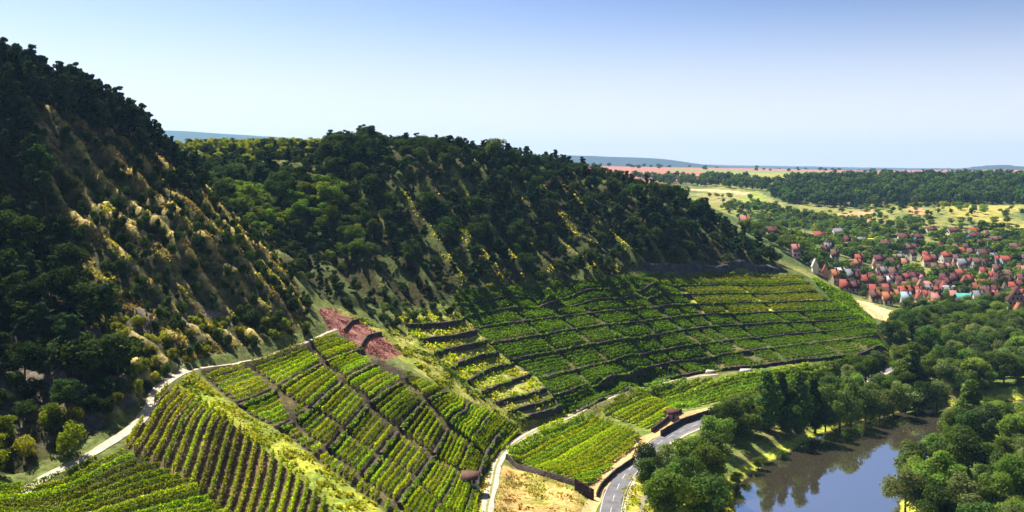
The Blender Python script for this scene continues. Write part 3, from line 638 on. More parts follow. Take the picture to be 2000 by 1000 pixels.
# far curved vineyard: too many rows to tell apart
al = tread_levels(list(range(0, 10)), .92, .17); us, cs_ = contours(al, 885, 1745, 2, 270, 480, poly=POLY_AMPH, lf=LA); Vs = []
lit_bands = [[(1275,540),(1400,536),(1562,540),(1575,552),(1400,552),(1275,552)], [(1330,563),(1585,559),(1592,571),(1335,574)], [(1350,582),(1600,575),(1608,587),(1348,594)], [(1370,604),(1480,597),(1560,592),(1575,602),(1380,618)]]  # sunlit tread bands: vines inside them take the brighter grass leaf
for c, lv in zip(cs_, al):
    uu, vv = proj(c[:, 0], c[:, 1], base(c[:, 0], c[:, 1])); keep = (c[:, 2] > 0) & inpoly(uu, vv, POLY_AMPH) & gapdist(c[:, 0], c[:, 1], AG, .8)
    for r in runs(c, keep, 6, 3):
        q = row_quads(r, 22, 1.2, .44, .18, rng)
        if q is not None: Vs.append(q)
Vs = np.vstack(Vs); cen = Vs.reshape(-1, 4, 3).mean(1); cu, cv = proj(cen[:, 0], cen[:, 1], base(cen[:, 0], cen[:, 1])); isy = np.zeros(len(cen), bool)
for pl in lit_bands: isy |= inpoly(cu, cv, pl)
isy &= rng.random(len(cen)) < .85
mv = mesh_np('vine_rows', Vs, quad_idx(len(cen)), [M['vine_dk'], M['grassy']]); mv.polygons.foreach_set('material_index', isy.astype(np.int32))
tag(link('vine_rows', mv), 'dark green vines covering the curved far terraces under the wooded ridge', 'vines', kind='stuff')
# flank vineyard behind the corner of the ridge
def patch_rows(poly, p0, p1, sp, dens, size, mat, ymin, ymax):
    a = np.array(P(*p0, ymin=ymin, ymax=ymax)[:2]); b = np.array(P(*p1, ymin=ymin, ymax=ymax)[:2]); d = (b-a)/np.linalg.norm(b-a); nr = np.array([-d[1], d[0]]); c0 = (a+b)/2; out = []
    for k in range(-60, 61):
        t = np.arange(-120, 120, 1.5); ln = c0+nr*k*sp+t[:, None]*d; uu, vv = proj(ln[:, 0], ln[:, 1], base(ln[:, 0], ln[:, 1])); keep = (ln[:, 1] > ymin) & (ln[:, 1] < ymax) & inpoly(uu, vv, poly)
        for r in runs(ln, keep, 4, 3):
            q = row_quads(r, dens, 1.5, size, .3, rng)
            if q is not None: out.append(q)
    return out
q = patch_rows([(1585,548),(1602,548),(1662,580),(1712,634),(1706,646),(1640,600)], (1620,570), (1690,620), 2, 10, .8, 'vine_dk', 400, 480)
if q: q = np.vstack(q); tag(link('vine_plot', mesh_np('vine_plot', q, quad_idx(len(q)//4), M['vine_dk'])), 'triangular green vine plot on the flank behind the terrace corner', 'vineyard plot')

# ------------------------------------------------------------------ grass tufts and weeds
def tufts(name, label, poly, dens, size, hgt, mat, ymin, ymax, cond=None, two=None):
    w_ = world_poly(poly, ymin=ymin, ymax=ymax); xs = [p[0] for p in w_]; ys = [p[1] for p in w_]; ar = (max(xs)-min(xs))*(max(ys)-min(ys)); n_ = int(ar*dens)
    x = rng.uniform(min(xs), max(xs), n_); y = rng.uniform(min(ys), max(ys), n_); u, v = proj(x, y, base(x, y)); k = inpoly(u, v, poly) & (y > ymin) & (y < ymax) & (fbm(x/3, y/3, 3) > .36+.2*rng.random(n_))
    if cond is not None: k &= cond(x, y)
    x = x[k]; y = y[k]; z = ground(x, y)+hgt*rng.random(len(x)); V = leaf_quads(np.c_[x, y, z], size, rng, .2, 1.3)
    mats = [M[mat]]+([M[two]] if two else []); me_ = mesh_np(name, V, quad_idx(len(V)//4), mats)
    if two: me_.polygons.foreach_set('material_index', (fbm(x/5+7, y/5, 3)+.25*(rng.random(len(x))-.5) > .5).astype(np.int32))
    o = link(name, me_); tag(o, label, 'grass', kind='stuff'); return o
tufts('crest_grass', 'bright yellow green grass along the crest between two vineyard blocks', POLY_CREST, 7, .5, .5, 'grassy', 130, 240, two='vine')
tufts('terrace_weeds', 'yellow green weeds on the overgrown terraces', POLY_OVER, 6, .6, .7, 'grassy', 255, 345, two='vine')
tufts('gully_grass', 'green and yellow scrub along the gully beside the brown plot', [(650,600),(760,645),(800,650),(880,722),(950,775),(1010,818),(1030,832),(950,800),(860,755),(788,695),(745,655),(700,628)], 6, .6, .9, 'grassy', 250, 330, two='ash')
tufts('dry_grass', 'straw coloured dry grass on the field beside the track', POLY_DRY, 5, .35, .25, 'drygrass', 130, 260, two='grassy')
tufts('meadow_grass', 'bright meadow grass between road and riverside trees', [(1240,900),(1245,935),(1300,975),(1300,1080),(1205,1080),(1215,960)], 6, .4, .4, 'grassy', 150, 280)
tufts('bank_grass', 'sunlit reeds and grass along the river edge', [(1400,1000),(1430,950),(1480,905),(1600,840),(1700,805),(1840,785),(1845,800),(1740,812),(1600,862),(1500,920),(1450,960),(1420,1020)], 16, .7, 1.1, 'grassy', 190, 345, two='vine', cond=lambda x, y: (dist_line(x, y, rl) < 3.5) & ~inpoly(x, y, RIVS))
tufts('hill_grass', 'dry golden grass on the ribbed left slope', [(110,230),(330,310),(430,400),(530,490),(612,600),(600,650),(380,700),(260,640),(150,560),(90,330)], 9, .4, .4, 'drygrass', 180, 320, two='grassy', cond=lambda x, y: interp(RIB1, x, y) > .46)
tufts('ridge_grass', 'yellow green grass on the open strips of the wooded ridge', [(760,385),(800,385),(1100,350),(1200,400),(1250,510),(1200,540),(900,565),(780,470)], 3, .5, .5, 'grassy', 320, 470, two='ash', cond=lambda x, y: interp(RIB2, x, y) > .6)
tufts('track_side_grass', 'yellowing grass between the striped slope and the track', [(935,925),(962,900),(957,960),(940,1030),(925,1060),(925,960)], 7, .4, .4, 'grassy', 130, 250, two='drygrass')

tufts('russet_vines', 'reddish brown dried vines on the bare plot at the head of the striped slope', POLY_BROWN, 7, .3, .45, 'redtwig', 240, 310)
wv = []
for w_ in walls:
    c_ = np.array([v.co[:] for v in w_.data.vertices])[1::4]
    if len(c_) < 3: continue
    n_ = int(len(c_)*5); i_ = rng.integers(0, len(c_)-1, n_); p_ = c_[i_]+(c_[np.minimum(i_+1, len(c_)-1)]-c_[i_])*rng.random((n_, 1)); kk = vnoise(i_*.35+rng.integers(99), 3) > .42
    p_ = p_[kk]; p_ = p_+rng.normal(size=p_.shape)*np.array([.25, .25, .22]); wv.append(leaf_quads(p_, .55, rng, 0))
wv = np.vstack(wv); tag(link('wall_weeds', mesh_np('wall_weeds', wv, quad_idx(len(wv)//4), M['vine_dk'])), 'green weeds trailing over the terrace wall tops', 'weeds', kind='stuff')
# ------------------------------------------------------------------ trees
def crown_mesh(name, kind, nleaf, leaf, mat, seed):
    rg = np.random.default_rng(seed); lobes = []
    if kind == 'round':
        for i in range(17):
            a = rg.uniform(0, 2*math.pi); zc = rg.uniform(.30, .86); rr_ = .30*math.sin(math.pi*min(1, max(.1, (zc-.12)/.95)))*rg.uniform(.35, 1.15); lobes.append((rr_*math.cos(a), rr_*math.sin(a), zc, rg.uniform(.10, .19)))
    elif kind == 'poplar':
        for i in range(15):
            zc = .14+.80*i/14; a = rg.uniform(0, 2*math.pi); rr_ = rg.uniform(0, .075); lobes.append((rr_*math.cos(a), rr_*math.sin(a), zc, .15*(1-.55*abs(zc-.42)/.58)*rg.uniform(.7, 1.05)))
    elif kind == 'pine':
        for i in range(16):
            zc = .30+.66*(i/15)+rg.uniform(-.03, .03); a = rg.uniform(0, 2*math.pi); rr_ = .27*(1.06-zc)**.7*rg.uniform(.2, 1.2); lobes.append((rr_*math.cos(a), rr_*math.sin(a), zc, rg.uniform(.055, .115)*(1.25-.5*zc)))
    elif kind == 'fir':
        for i in range(14):
            zc = .12+.85*i/13; rr_ = .17*(1-zc)+.01
            for q in range(2 if zc < .6 else 1): a = rg.uniform(0, 6.28); lobes.append((rr_*.5*math.cos(a), rr_*.5*math.sin(a), zc, rr_*.9+.012))
    else:
        for i in range(9):
            a = rg.uniform(0, 2*math.pi); rr_ = rg.uniform(0, .38); lobes.append((rr_*math.cos(a), rr_*math.sin(a), rg.uniform(.25, .72), rg.uniform(.16, .30)))
    lobes = np.array(lobes); w_ = lobes[:, 3]**2; idx = rg.choice(len(lobes), nleaf, p=w_/w_.sum()); L_ = lobes[idx]
    d = rg.normal(size=(nleaf, 3)); d[:, 2] = d[:, 2]*.9+.12; d /= np.linalg.norm(d, axis=1)[:, None]; r_ = L_[:, 3]*(1-.45*rg.random(nleaf)**2.2)*(1+.12*rg.normal(size=nleaf))
    C = L_[:, :3]+d*r_[:, None]*np.array([1, 1, .72 if kind == 'pine' else .88]); n_ = len(C)
    nrm = d*1.0+rg.normal(size=(n_, 3))*.5+np.array([0, 0, .35]); nrm /= np.linalg.norm(nrm, axis=1)[:, None]; a = np.cross(nrm, rg.normal(size=(n_, 3))); a /= np.linalg.norm(a, axis=1)[:, None]; b_ = np.cross(nrm, a)
    s_ = (leaf*(.55+.9*rg.random(n_)))[:, None]*.5; a *= s_; b_ *= s_
    V = np.stack([C-a-b_*.5, C+a*.4-b_, C+a+b_*.6, C-a*.3+b_], 1).reshape(-1, 3)
    return mesh_np(name, V, quad_idx(n_), mat), lobes
def trunk_mesh(name, lobes, kind, seed):
    rg = np.random.default_rng(seed); top = .8 if kind != 'shrub' else .4; r0 = .022 if kind != 'shrub' else .03
    parts = [tube_np([(0, 0, -.06), (0, 0, .0), (.006, .004, top*.35), (-.006, .008, top*.7), (0, 0, top)], [r0*1.3, r0, r0*.8, r0*.5, r0*.15], 7)]
    for l in sorted(lobes.tolist(), key=lambda q: q[2])[::3][:6]:
        z0 = l[2]*.62; parts.append(tube_np([(0, 0, z0), (l[0]*.5, l[1]*.5, (z0+l[2])/2-.01), (l[0], l[1], l[2])], [r0*.5, r0*.32, r0*.12], 5))
    V, Fq = join_np(parts); return mesh_np(name, V, Fq, M['bark'], smooth=True)
PROTO = {}
def proto(key, kind, nleaf, leaf, mat, seeds):
    PROTO[key] = []
    for s_ in seeds:
        c, lb = crown_mesh('crown_'+key, kind, nleaf, leaf, M[mat], s_); t = trunk_mesh('trunk_'+key, lb, kind, s_); PROTO[key].append((c, t))
proto('pine', 'pine', 1500, .046, 'pine', (1, 2, 3, 4, 5, 6))
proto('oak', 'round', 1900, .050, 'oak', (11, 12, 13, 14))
proto('ash', 'round', 1900, .050, 'ash', (21, 22, 23))
proto('river', 'round', 5200, .032, 'ash', (31, 32, 33))
proto('riverdk', 'round', 5200, .032, 'alder', (34, 35, 36))
proto('willow', 'round', 5200, .032, 'willow', (37, 38))
proto('poplar', 'poplar', 4200, .030, 'alder', (41, 42, 43))
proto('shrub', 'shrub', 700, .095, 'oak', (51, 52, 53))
proto('limeshrub', 'shrub', 900, .085, 'lime', (61, 62))
proto('lime', 'round', 1900, .045, 'lime', (63, 64))
proto('fir', 'fir', 260, .055, 'pine', (71, 72))
proto('farround', 'round', 300, .11, 'alder', (73, 74))
proto('farash', 'round', 300, .11, 'ash', (75, 76))
proto('farlime', 'round', 300, .11, 'lime', (77,))
NAMES = dict(pine='pine_tree', oak='broadleaf_tree', ash='broadleaf_tree', river='riverside_tree', riverdk='riverside_tree', willow='willow_tree', poplar='poplar_tree', shrub='shrub', limeshrub='shrub', lime='broadleaf_tree')
def tree(key, x, y, h, label, group, wide=1.0, sink=.15, z=None):
    c, t = random.choice(PROTO[key]); z = float(ground(x, y))-sink if z is None else z
    o = empty(NAMES[key], (x, y, z), random.uniform(0, 6.28), (h*wide, h*wide*random.uniform(.88, 1.12), h)); tag(o, label, 'shrub' if 'shrub' in key else 'pine tree' if key == 'pine' else 'tree', group)
    link('crown', c, o); link('trunk', t, o); return o
# scattering in world metres, region given by what the photo shows
def scatter(poly, ymin, ymax, spacing, keepf=None, jitter=.9, xr=None):
    w_ = [(-260, 0)] if False else world_poly(poly, ymin=ymin, ymax=ymax); xs = [p[0] for p in w_]; x0, x1 = (min(xs)-5, max(xs)+5) if xr is None else xr; y0, y1 = ymin, ymax
    gx = np.arange(x0, x1, spacing); gy = np.arange(y0, y1, spacing); X, Y = np.meshgrid(gx, gy); X = X+rng.uniform(-.5, .5, X.shape)*spacing*jitter; Y = Y+rng.uniform(-.5, .5, X.shape)*spacing*jitter
    X = X.ravel(); Y = Y.ravel(); u, v = proj(X, Y, base(X, Y)); k = inpoly(u, v, poly)
    if keepf is not None: k &= keepf(X, Y, u, v)
    return list(zip(X[k], Y[k], u[k], v[k]))
MASS = {}                                                   # key -> list of (x, y, z, h) that go into one mass
def mass(key, x, y, h, wide=1.0): MASS.setdefault(key, []).append((x, y, float(ground(x, y))-.2, h, wide))
TREES = []                                                  # candidate forest trees: (distance, key, x, y, h, label, group, wide)
def cand(key, x, y, h, label, group, wide=1.0): TREES.append((y, key, x, y, h, label, group, wide))
big = [(-900,-600),(0,100),(335,300),(440,400),(612,598),(600,650),(380,705),(270,800),(60,920),(-900,1100)]
# left wood
for x, y, u, v in scatter(POLY_LFOR, 130, 320, 5.0, xr=(-175, -60)):
    if u < -160: continue
    pine = v < 330 or random.random() < .35
    low = v > 760
    if low: cand('lime' if (u < 170 and v > 800 and random.random() < .7) else 'oak', x, y, random.uniform(3.5, 6), 'low leafy tree at the foot of the wood by the gravel path', 'low trees at the foot of the left wood', 1.3)
    elif pine: cand('pine', x, y, random.choice([5, 7, 9, 11])*random.uniform(.9, 1.1), 'dark pine in the dense wood on the left hillside', 'pines of the left hillside wood', 1.15)
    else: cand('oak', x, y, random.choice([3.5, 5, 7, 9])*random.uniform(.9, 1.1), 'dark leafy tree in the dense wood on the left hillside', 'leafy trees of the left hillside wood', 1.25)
# pines along the skyline of the left hill
for x, y, u, v in scatter([(-160,20),(0,120),(120,180),(330,300),(345,312),(350,345),(280,330),(200,272),(110,235),(60,260),(-160,200)], 250, 330, 4.4, xr=(-170, -85)):
    cand('pine', x, y, random.uniform(8.5, 12.5)*(.72 if u > 260 else .8 if u < 110 else 1), 'dark pine standing on the skyline of the left hill', 'skyline pines of the left hill', 1.0)
for x, y, u, v in [(a, b, 0, 0) for a in np.arange(-190, -112, 5.5) for b in np.arange(292, 335, 6)]:
    x += random.uniform(-2, 2); y += random.uniform(-2, 2); uu, vv = proj(x, y, float(ground(x, y)))
    if -60 < uu < 300: mass('pine', x, y, random.uniform(8, 11), 1.1)
# shrubs and small trees in the ribs
for x, y, u, v in scatter([(60,260),(200,280),(335,312),(440,400),(530,492),(612,600),(600,655),(500,684),(380,705),(300,752),(245,780),(230,700),(140,620),(110,400)], 170, 320, 2.3,
                          lambda X, Y, u, v: (interp(RIB1, X, Y) < .58) & (rng.random(len(X)) < .85)):
    r_ = random.random()
    if u > 330 and v < 380 and r_ < .7: cand('pine', x, y, random.uniform(4, 8), 'small pine among the ribs high on the left slope', 'small pines on the ribbed slope', 1.1)
    elif v > 620 and r_ < .45: cand('limeshrub', x, y, random.uniform(1.8, 3.2), 'yellow green bush at the foot of the ribbed slope', 'bushes at the foot of the ribbed slope')
    else: cand('shrub', x, y, random.uniform(1.4, 4.2), 'dark shrub in a furrow of the ribbed left slope', 'shrubs on the ribbed left slope', random.uniform(.5, .9))
# second ridge
OPEN = [[(772,388),(786,392),(845,460),(905,535),(890,540),(840,490)], [(1050,365),(1060,365),(1112,440),(1165,500),(1160,515),(1105,450)], [(905,400),(913,400),(955,450),(945,450)], [(1090,380),(1097,380),(1145,440),(1180,495),(1172,495)], [(1008,420),(1015,417),(1070,490),(1090,540),(1072,520)], [(940,480),(948,480),(980,545),(970,545)],[(1230,516),(1545,516),(1562,545),(1230,545)]]
def ridge_ok(X, Y, u, v):
    k = np.ones(len(X), bool)
    for o in OPEN: k &= ~inpoly(u, v, o)
    k &= ~((interp(RIB2, X, Y) > .66) & (v > 380) & (u > 760) & (rng.random(len(X)) < .38))
    return k
for x, y, u, v in scatter([(345,315),(500,285),(700,275),(900,290),(1000,300),(1200,335),(1330,375),(1450,465),(1562,525),(1540,514),(1300,512),(1180,542),(1000,556),(888,574),(840,604),(700,604),(625,606),(540,490),(440,400)], 300, 520, 4.5, ridge_ok):
    s_ = 1-.35*float(sstep(330, 560, v))-.3*float(u > 740 and v < 400)-.5*float(u < 640 and v < 352); lit = 520 > v > 380 and 450 < u < 700 and vnoise(x/12, y/12) > .45
    if v > 520 and u < 880: s_ *= .6
    if lit: cand('ash', x, y, random.uniform(5, 8)*s_, 'mid green tree in the side valley between the two slopes', 'green trees of the side valley', 1.25)
    elif random.random() < (.5 if u > 900 else .25): cand('pine', x, y, random.choice([5, 7, 9.5, 11])*random.uniform(.9, 1.1)*s_, 'dark pine on the steep wooded ridge above the far vineyard', 'pines on the far wooded ridge', 1.25)
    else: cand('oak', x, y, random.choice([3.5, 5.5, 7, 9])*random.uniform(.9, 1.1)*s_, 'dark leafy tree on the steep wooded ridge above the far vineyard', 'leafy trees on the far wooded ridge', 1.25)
for x in np.arange(-140, 70, 6.0):                           # plateau edge behind the ridge crest
    for y in np.arange(405, 520, 7.5):
        X = x+random.uniform(-3, 3); Y = y+random.uniform(-3, 3); u, v = proj(X, Y, float(ground(X, Y)))
        if u < 300 or (u < 640 and y > 440): continue
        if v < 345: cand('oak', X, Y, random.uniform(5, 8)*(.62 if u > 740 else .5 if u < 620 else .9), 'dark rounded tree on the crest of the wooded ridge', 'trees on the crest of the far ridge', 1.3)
for x in np.arange(-190, -70, 6.5):
    for y in np.arange(430, 640, 9):
        X = x+random.uniform(-3, 3); Y = y+random.uniform(-4, 4); u, v = proj(X, Y, float(ground(X, Y)))
        if 300 < u < 660: mass('lime' if random.random() < .75 else 'oak', X, Y, random.uniform(3, 6), 1.4)
# single landmark trees
def at(u, v, **k): p = P(u, v, **k); return p[0], p[1]
def lone(key, u, v, h, label, wide=1.0, cat=None, **k): x, y = at(u, v, **k); return tree(key, x, y, h, label, None, wide)
x, y = at(966, 322, ymin=380, ymax=520); tree('riverdk', x, y, 10.5, 'large round-headed tree alone on the skyline of the ridge', None, 1.35)
x, y = at(900, 312, ymin=380, ymax=520); tree('pine', x, y, 8.0, 'slim small-headed tree sticking up alone on the ridge skyline', None, .7)
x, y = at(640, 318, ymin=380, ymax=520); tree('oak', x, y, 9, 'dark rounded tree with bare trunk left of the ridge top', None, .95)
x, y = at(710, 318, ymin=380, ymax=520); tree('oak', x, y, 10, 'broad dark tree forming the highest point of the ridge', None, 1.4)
for u, v, h, lb in [(133,890,6.5,'single yellow green conical tree beside the dark wood above the path'),(275,740,4.2,'bright yellow green tree nearest the bend of the gravel path'),(268,775,3.6,'bright bush directly left of the path bend'),(300,722,3.2,'small yellow green tree above the path bend'),(338,708,3.0,'rounded yellow green bush at the start of the contour path'),(228,805,3.0,'yellow green bush below the rock face beside the path')]:
    x, y = at(u, v); tree('lime', x, y, h, lb, None, 1.1)
# riverside trees on the left bank: (u of trunk, v of foot, height m, kind, width)
LB = [('riverdk',1262,965,9,1.0),('river',1300,990,11,1.1),('riverdk',1345,985,12,1.1),('river',1380,960,12,1.1),('riverdk',1392,925,11,1.2),('river',1345,930,10,1.2),('willow',1300,935,9,1.1),('riverdk',1260,925,8,1.1),
      ('river',1400,885,11,1.1),('riverdk',1430,865,12,1.0),('river',1465,852,11,1.0),('willow',1432,840,10,1.2),('poplar',1500,842,18,1.15),('poplar',1528,837,17,1.0),('poplar',1560,839,19,1.15),('poplar',1592,832,17.5,1.1),
      ('riverdk',1545,845,11,1.1),('river',1612,828,13,1.0),('riverdk',1640,822,14.5,1.1),('poplar',1662,815,16,1.2),('riverdk',1690,806,13,1.1),('willow',1718,800,11,1.2),('riverdk',1745,795,13,1.1),('willow',1768,785,11,1.2),('poplar',1782,768,18,1.5),
      ('riverdk',1802,785,12,1.2),('willow',1830,780,11,1.3),('river',1482,903,3.5,1.4),('riverdk',1528,882,3.2,1.3),('willow',1600,857,2.8,1.5),('river',1440,935,3.5,1.4),('river',1300,1035,13,1.2),('lime',1340,1045,11,1.1),('riverdk',1385,1045,13,1.2),
      ('riverdk',1408,848,9,1.3),('river',1425,834,9,1.3),('riverdk',1462,826,9.5,1.3),('river',1500,817,10,1.3),('riverdk',1540,808,10,1.3),('willow',1580,800,10,1.3),('riverdk',1622,792,10,1.3),('river',1660,790,8,1.3),('riverdk',1700,786,7.5,1.3),('river',1740,780,7.5,1.3)]
lt = sorted([q for q in LB if q[3] > 0], key=lambda q: q[1])
KD = dict(river='green leafy tree', riverdk='dark leafy tree', willow='pale grey green tree', poplar='tall dark poplar', lime='light green tree', oak='dark leafy tree', ash='green leafy tree', pine='dark conifer')
for i, (key, u, v, h, wd) in enumerate(lt):
    x, y = at(u, v, ymax=420)
    tree(key, x, y, h, '%s, %s from left along the left river bank' % (KD[key], nth(i)), 'trees along the left river bank', wd)
# right bank
def rb_ok(X, Y, u, v):
    return ~inpoly(X, Y, RIVS) & (dist_line(X, Y, rr) > 3.0) & (u < 2120)
rb = []
for gx in np.arange(88, 215, 6.6):
    for gy in np.arange(176, 345, 6.6):
        X = gx+random.uniform(-2.6, 2.6); Y = gy+random.uniform(-2.6, 2.6); u, v = proj(X, Y, 2.0)
        xr_ = np.interp(Y, rr[:, 1][:90] if False else [p[1] for p in RIV_R[:9]], [p[0] for p in RIV_R[:9]])
        if u < 2150 and v < 1180 and X > xr_+1.2 and not inpoly(np.array([X]), np.array([Y]), RIVS)[0]: rb.append((X, Y, u, v))
rb.sort(key=lambda q: q[2])
for i, (X, Y, u, v) in enumerate(rb):
    key = random.choice(['river', 'riverdk', 'willow', 'river', 'riverdk']); h = random.choice([5, 7, 9, 11, 13])*random.uniform(.9, 1.1)
    tree(key, X, Y, h, '%s, %s from left in the right bank wood' % (KD[key], nth(i)), 'trees on the right river bank', random.uniform(.85, 1.4))
x, y = at(1893, 850, ymax=420); tree('poplar', x, y, 17, 'tallest dark tree standing above the right bank wood', None, 1.5)
# trees between river and village
def clear_road(X, Y): return dist_line(X, Y, ROADL) > 5
k_ = 0
for x, y, u, v in scatter([(1725,640),(1790,632),(1890,612),(2100,612),(2100,790),(1840,780),(1790,770),(1650,795),(1600,815),(1560,800),(1640,755),(1755,716),(1752,690),(1740,680)], 335, 545, 7.2,
                          lambda X, Y, u, v: ~inpoly(X, Y, RIVS) & (np.minimum(dist_line(X, Y, rl), dist_line(X, Y, rr)) > 4)):
    cand(random.choice(['riverdk', 'river', 'willow', 'riverdk']), x, y, random.uniform(7, 12), 'leafy tree in the belt between the river and the village', 'trees between river and village', 1.2)
# shrubs along the top edge of the far terraces and on the low side
for x, y, u, v in scatter([(885,566),(998,556),(1146,544),(1230,540),(1230,548),(1146,556),(998,570),(890,582)], 320, 400, 3.0): cand('limeshrub', x, y, random.uniform(1.2, 2.2), 'yellow green bush along the top edge of the far terraces', 'bushes above the far terraces')
for x, y, u, v in scatter([(640,590),(760,600),(860,600),(895,580),(900,610),(800,640),(760,645),(700,615)], 280, 340, 4.2): cand('ash' if random.random() < .5 else 'shrub', x, y, random.uniform(2, 4), 'scrubby tree in the mouth of the shaded side valley', 'scrub in the side valley mouth')

# ------------------------------------------------------------------ village
roofc = dict(red=((.16, .032, .026), (.25, .060, .045)), maroon=((.060, .020, .024), (.105, .034, .036)), pink=((.22, .085, .075), (.31, .14, .12)), orange=((.23, .075, .038), (.30, .12, .065)), brown=((.08, .042, .036), (.13, .065, .052)),
             grey=((.10, .10, .115), (.17, .17, .19)), white=((.34, .34, .34), (.45, .45, .45)), teal=((.03, .20, .19), (.07, .30, .28)), blue=((.17, .24, .32), (.26, .35, .43)))
RM = {k: noisy('roof_'+k, a, b_, .9, bump=.3) for k, (a, b_) in roofc.items()}
wallc = dict(white=((.50, .48, .45), (.66, .64, .60)), cream=((.40, .34, .24), (.50, .44, .32)), blue=((.22, .31, .42), (.30, .40, .50)), pink=((.42, .28, .27), (.50, .36, .34)), grey=((.34, .34, .36), (.45, .45, .46)))
WM = {k: noisy('plaster_'+k, a, b_, .6, bump=.05) for k, (a, b_) in wallc.items()}
GL = newmat('window_glass')[0]; GL.node_tree.nodes['Principled BSDF'].inputs['Base Color'].default_value = (.02, .025, .03, 1); GL.node_tree.nodes['Principled BSDF'].inputs['Roughness'].default_value = .15
TIM = noisy('dark_timber', (.05, .03, .025), (.09, .06, .05), 2)
def house(x, y, L, D, hw, hr, rz, roof, wall, label, group='houses of the village', flat=False, name='house', storeys=2):
    z = float(ground(x, y))-.6; o = empty(name, (x, y, z), rz); tag(o, label, 'house', group); a, b_ = L/2, D/2; hw += .6
    V = [(-a, -b_, 0), (a, -b_, 0), (a, b_, 0), (-a, b_, 0), (-a, -b_, hw), (a, -b_, hw), (a, b_, hw), (-a, b_, hw), (-a, 0, hw+hr), (a, 0, hw+hr)]
    me_ = bpy.data.meshes.new('wall'); me_.from_pydata(V, [], [(0, 1, 5, 4), (2, 3, 7, 6), (1, 2, 6, 9, 5), (3, 0, 4, 8, 7)]); me_.materials.append(WM[wall]); link('wall', me_, o)
    t = .22; e = .45; sl_ = hr/b_; parts = []
    for s_ in (-1, 1):
        yb = s_*(b_+e); zb = hw-e*sl_; q = [(-a-e, yb, zb), (a+e, yb, zb), (a+e, 0, hw+hr), (-a-e, 0, hw+hr)]
        parts.append(([(p[0], p[1], p[2]+.03) for p in q]+[(p[0], p[1], p[2]+t) for p in q], [(0, 1, 2, 3), (4, 5, 6, 7), (0, 1, 5, 4), (1, 2, 6, 5), (3, 0, 4, 7), (2, 3, 7, 6)]))
    V, Fq = join_np(parts); rf = link('roof', mesh_np('roof', V, Fq, RM[roof]), o)
    V, Fq = box_np(a*.35, a*.35+.7, -.4, .3, hw+hr*.6, hw+hr+1.0); link('chimney', mesh_np('chimney', V, Fq, M['stone']), rf)
    wm = None; nwin = max(2, int(L/3.2))
    if wm is None:
        V, Fq = box_np(-.5, .5, -.05, .05, -.65, .65); wm = mesh_np('window', V, Fq, GL)
    for s_ in range(storeys):
        zc = .6+1.6+s_*2.7
        if zc+.8 > hw: break
        for i in range(nwin): link('window', wm, o, (-a+(i+.5)*L/nwin, -b_-.02, zc))
        if D > 5:
            for sx in (-1, 1):
                for q in (-.25, .25): g_ = link('window', wm, o, (sx*(a+.02), q*D, zc)); g_.rotation_euler = (0, 0, R(90))
    return o
HS = [(1454,447,25,'pink','cream','pinkish red roof'),(1505,467,33,'maroon','white','dark red roof, white gable'),(1568,470,24,'pink','white','bright pink-red roof'),(1600,470,28,'red','pink','long red roof'),(1640,460,35,'grey','white','slate roof, pale gable'),(1682,478,20,'grey','white','grey roof, white front'),
 (1730,487,30,'maroon','cream','dark red roof'),(1772,493,30,'brown','pink','low red-brown roof'),(1765,472,28,'maroon','white','maroon roof, white gable'),(1792,472,26,'maroon','blue','maroon roof, bluish wall'),(1818,457,27,'maroon','white','maroon roof'),(1862,457,33,'maroon','white','wide maroon roof'),(1900,457,30,'red','white','bright red roof'),
 (1900,472,33,'maroon','blue','maroon roof, blue wall'),(1928,463,18,'red','white','small red roof'),(1943,475,36,'brown','blue','long brown roof, blue wall'),(1616,493,16,'grey','grey','small blue-grey roof'),(1670,526,25,'orange','pink','terracotta roof'),(1716,520,28,'maroon','cream','long purple-red roof'),(1742,520,24,'maroon','grey','dark roof, grey wall'),
 (1812,521,25,'red','cream','red roof'),(1847,512,30,'red','white','red roof'),(1850,529,24,'pink','pink','pink-red roof'),(1880,523,26,'grey','cream','grey-brown roof'),(1908,523,26,'brown','grey','brown roof'),(1920,508,30,'maroon','blue','purple-red roof'),(1965,517,33,'red','blue','red roof, light blue wall'),(1982,496,30,'brown','pink','brown-red roof'),
 (1875,548,28,'red','cream','wide red roof'),(1592,533,20,'white','white','white roof'),(1612,541,22,'red','pink','red roof'),(1630,555,20,'orange','cream','orange-red roof'),(1660,553,20,'grey','white','pale grey roof'),(1682,545,16,'maroon','white','dark roof'),(1703,556,22,'maroon','pink','maroon roof'),(1733,559,18,'white','white','whitish roof'),(1745,547,20,'brown','cream','brown roof, cream wall'),
 (1770,556,18,'red','white','small red roof'),(1708,577,22,'red','cream','red roof'),(1732,578,22,'red','white','red roof'),(1772,571,25,'red','white','red roof'),(1775,586,26,'red','cream','bright red roof'),(1752,591,22,'orange','white','orange-red roof'),(1814,569,22,'pink','pink','steep pink roof'),(1732,596,18,'orange','white','orange roof, white wall'),(1769,599,18,'blue','grey','small blue roof'),
 (1829,581,18,'red','white','red roof, white gable'),(1853,577,30,'white','white','long white roof'),(1865,594,22,'pink','white','pink roof'),(1808,588,20,'red','white','red roof'),(1940,590,18,'pink','pink','pinkish front'),(1922,584,30,'brown','pink','long red-brown roof'),(1990,612,16,'orange','cream','small orange roof'),(1553,503,20,'pink','pink','dull pink roof'),
 (1690,565,16,'red','white','small red roof'),(1755,570,16,'maroon','white','dark red roof'),(1792,580,18,'red','cream','red roof'),(1790,562,16,'brown','white','brown roof'),(1715,588,14,'red','white','small red roof'),(1650,568,16,'red','pink','red roof'),(1668,572,16,'maroon','cream','maroon roof'),(1640,545,14,'white','white','small white roof'),(1725,545,16,'grey','white','grey roof'),(1970,545,22,'brown','cream','half-hidden brown roof')]
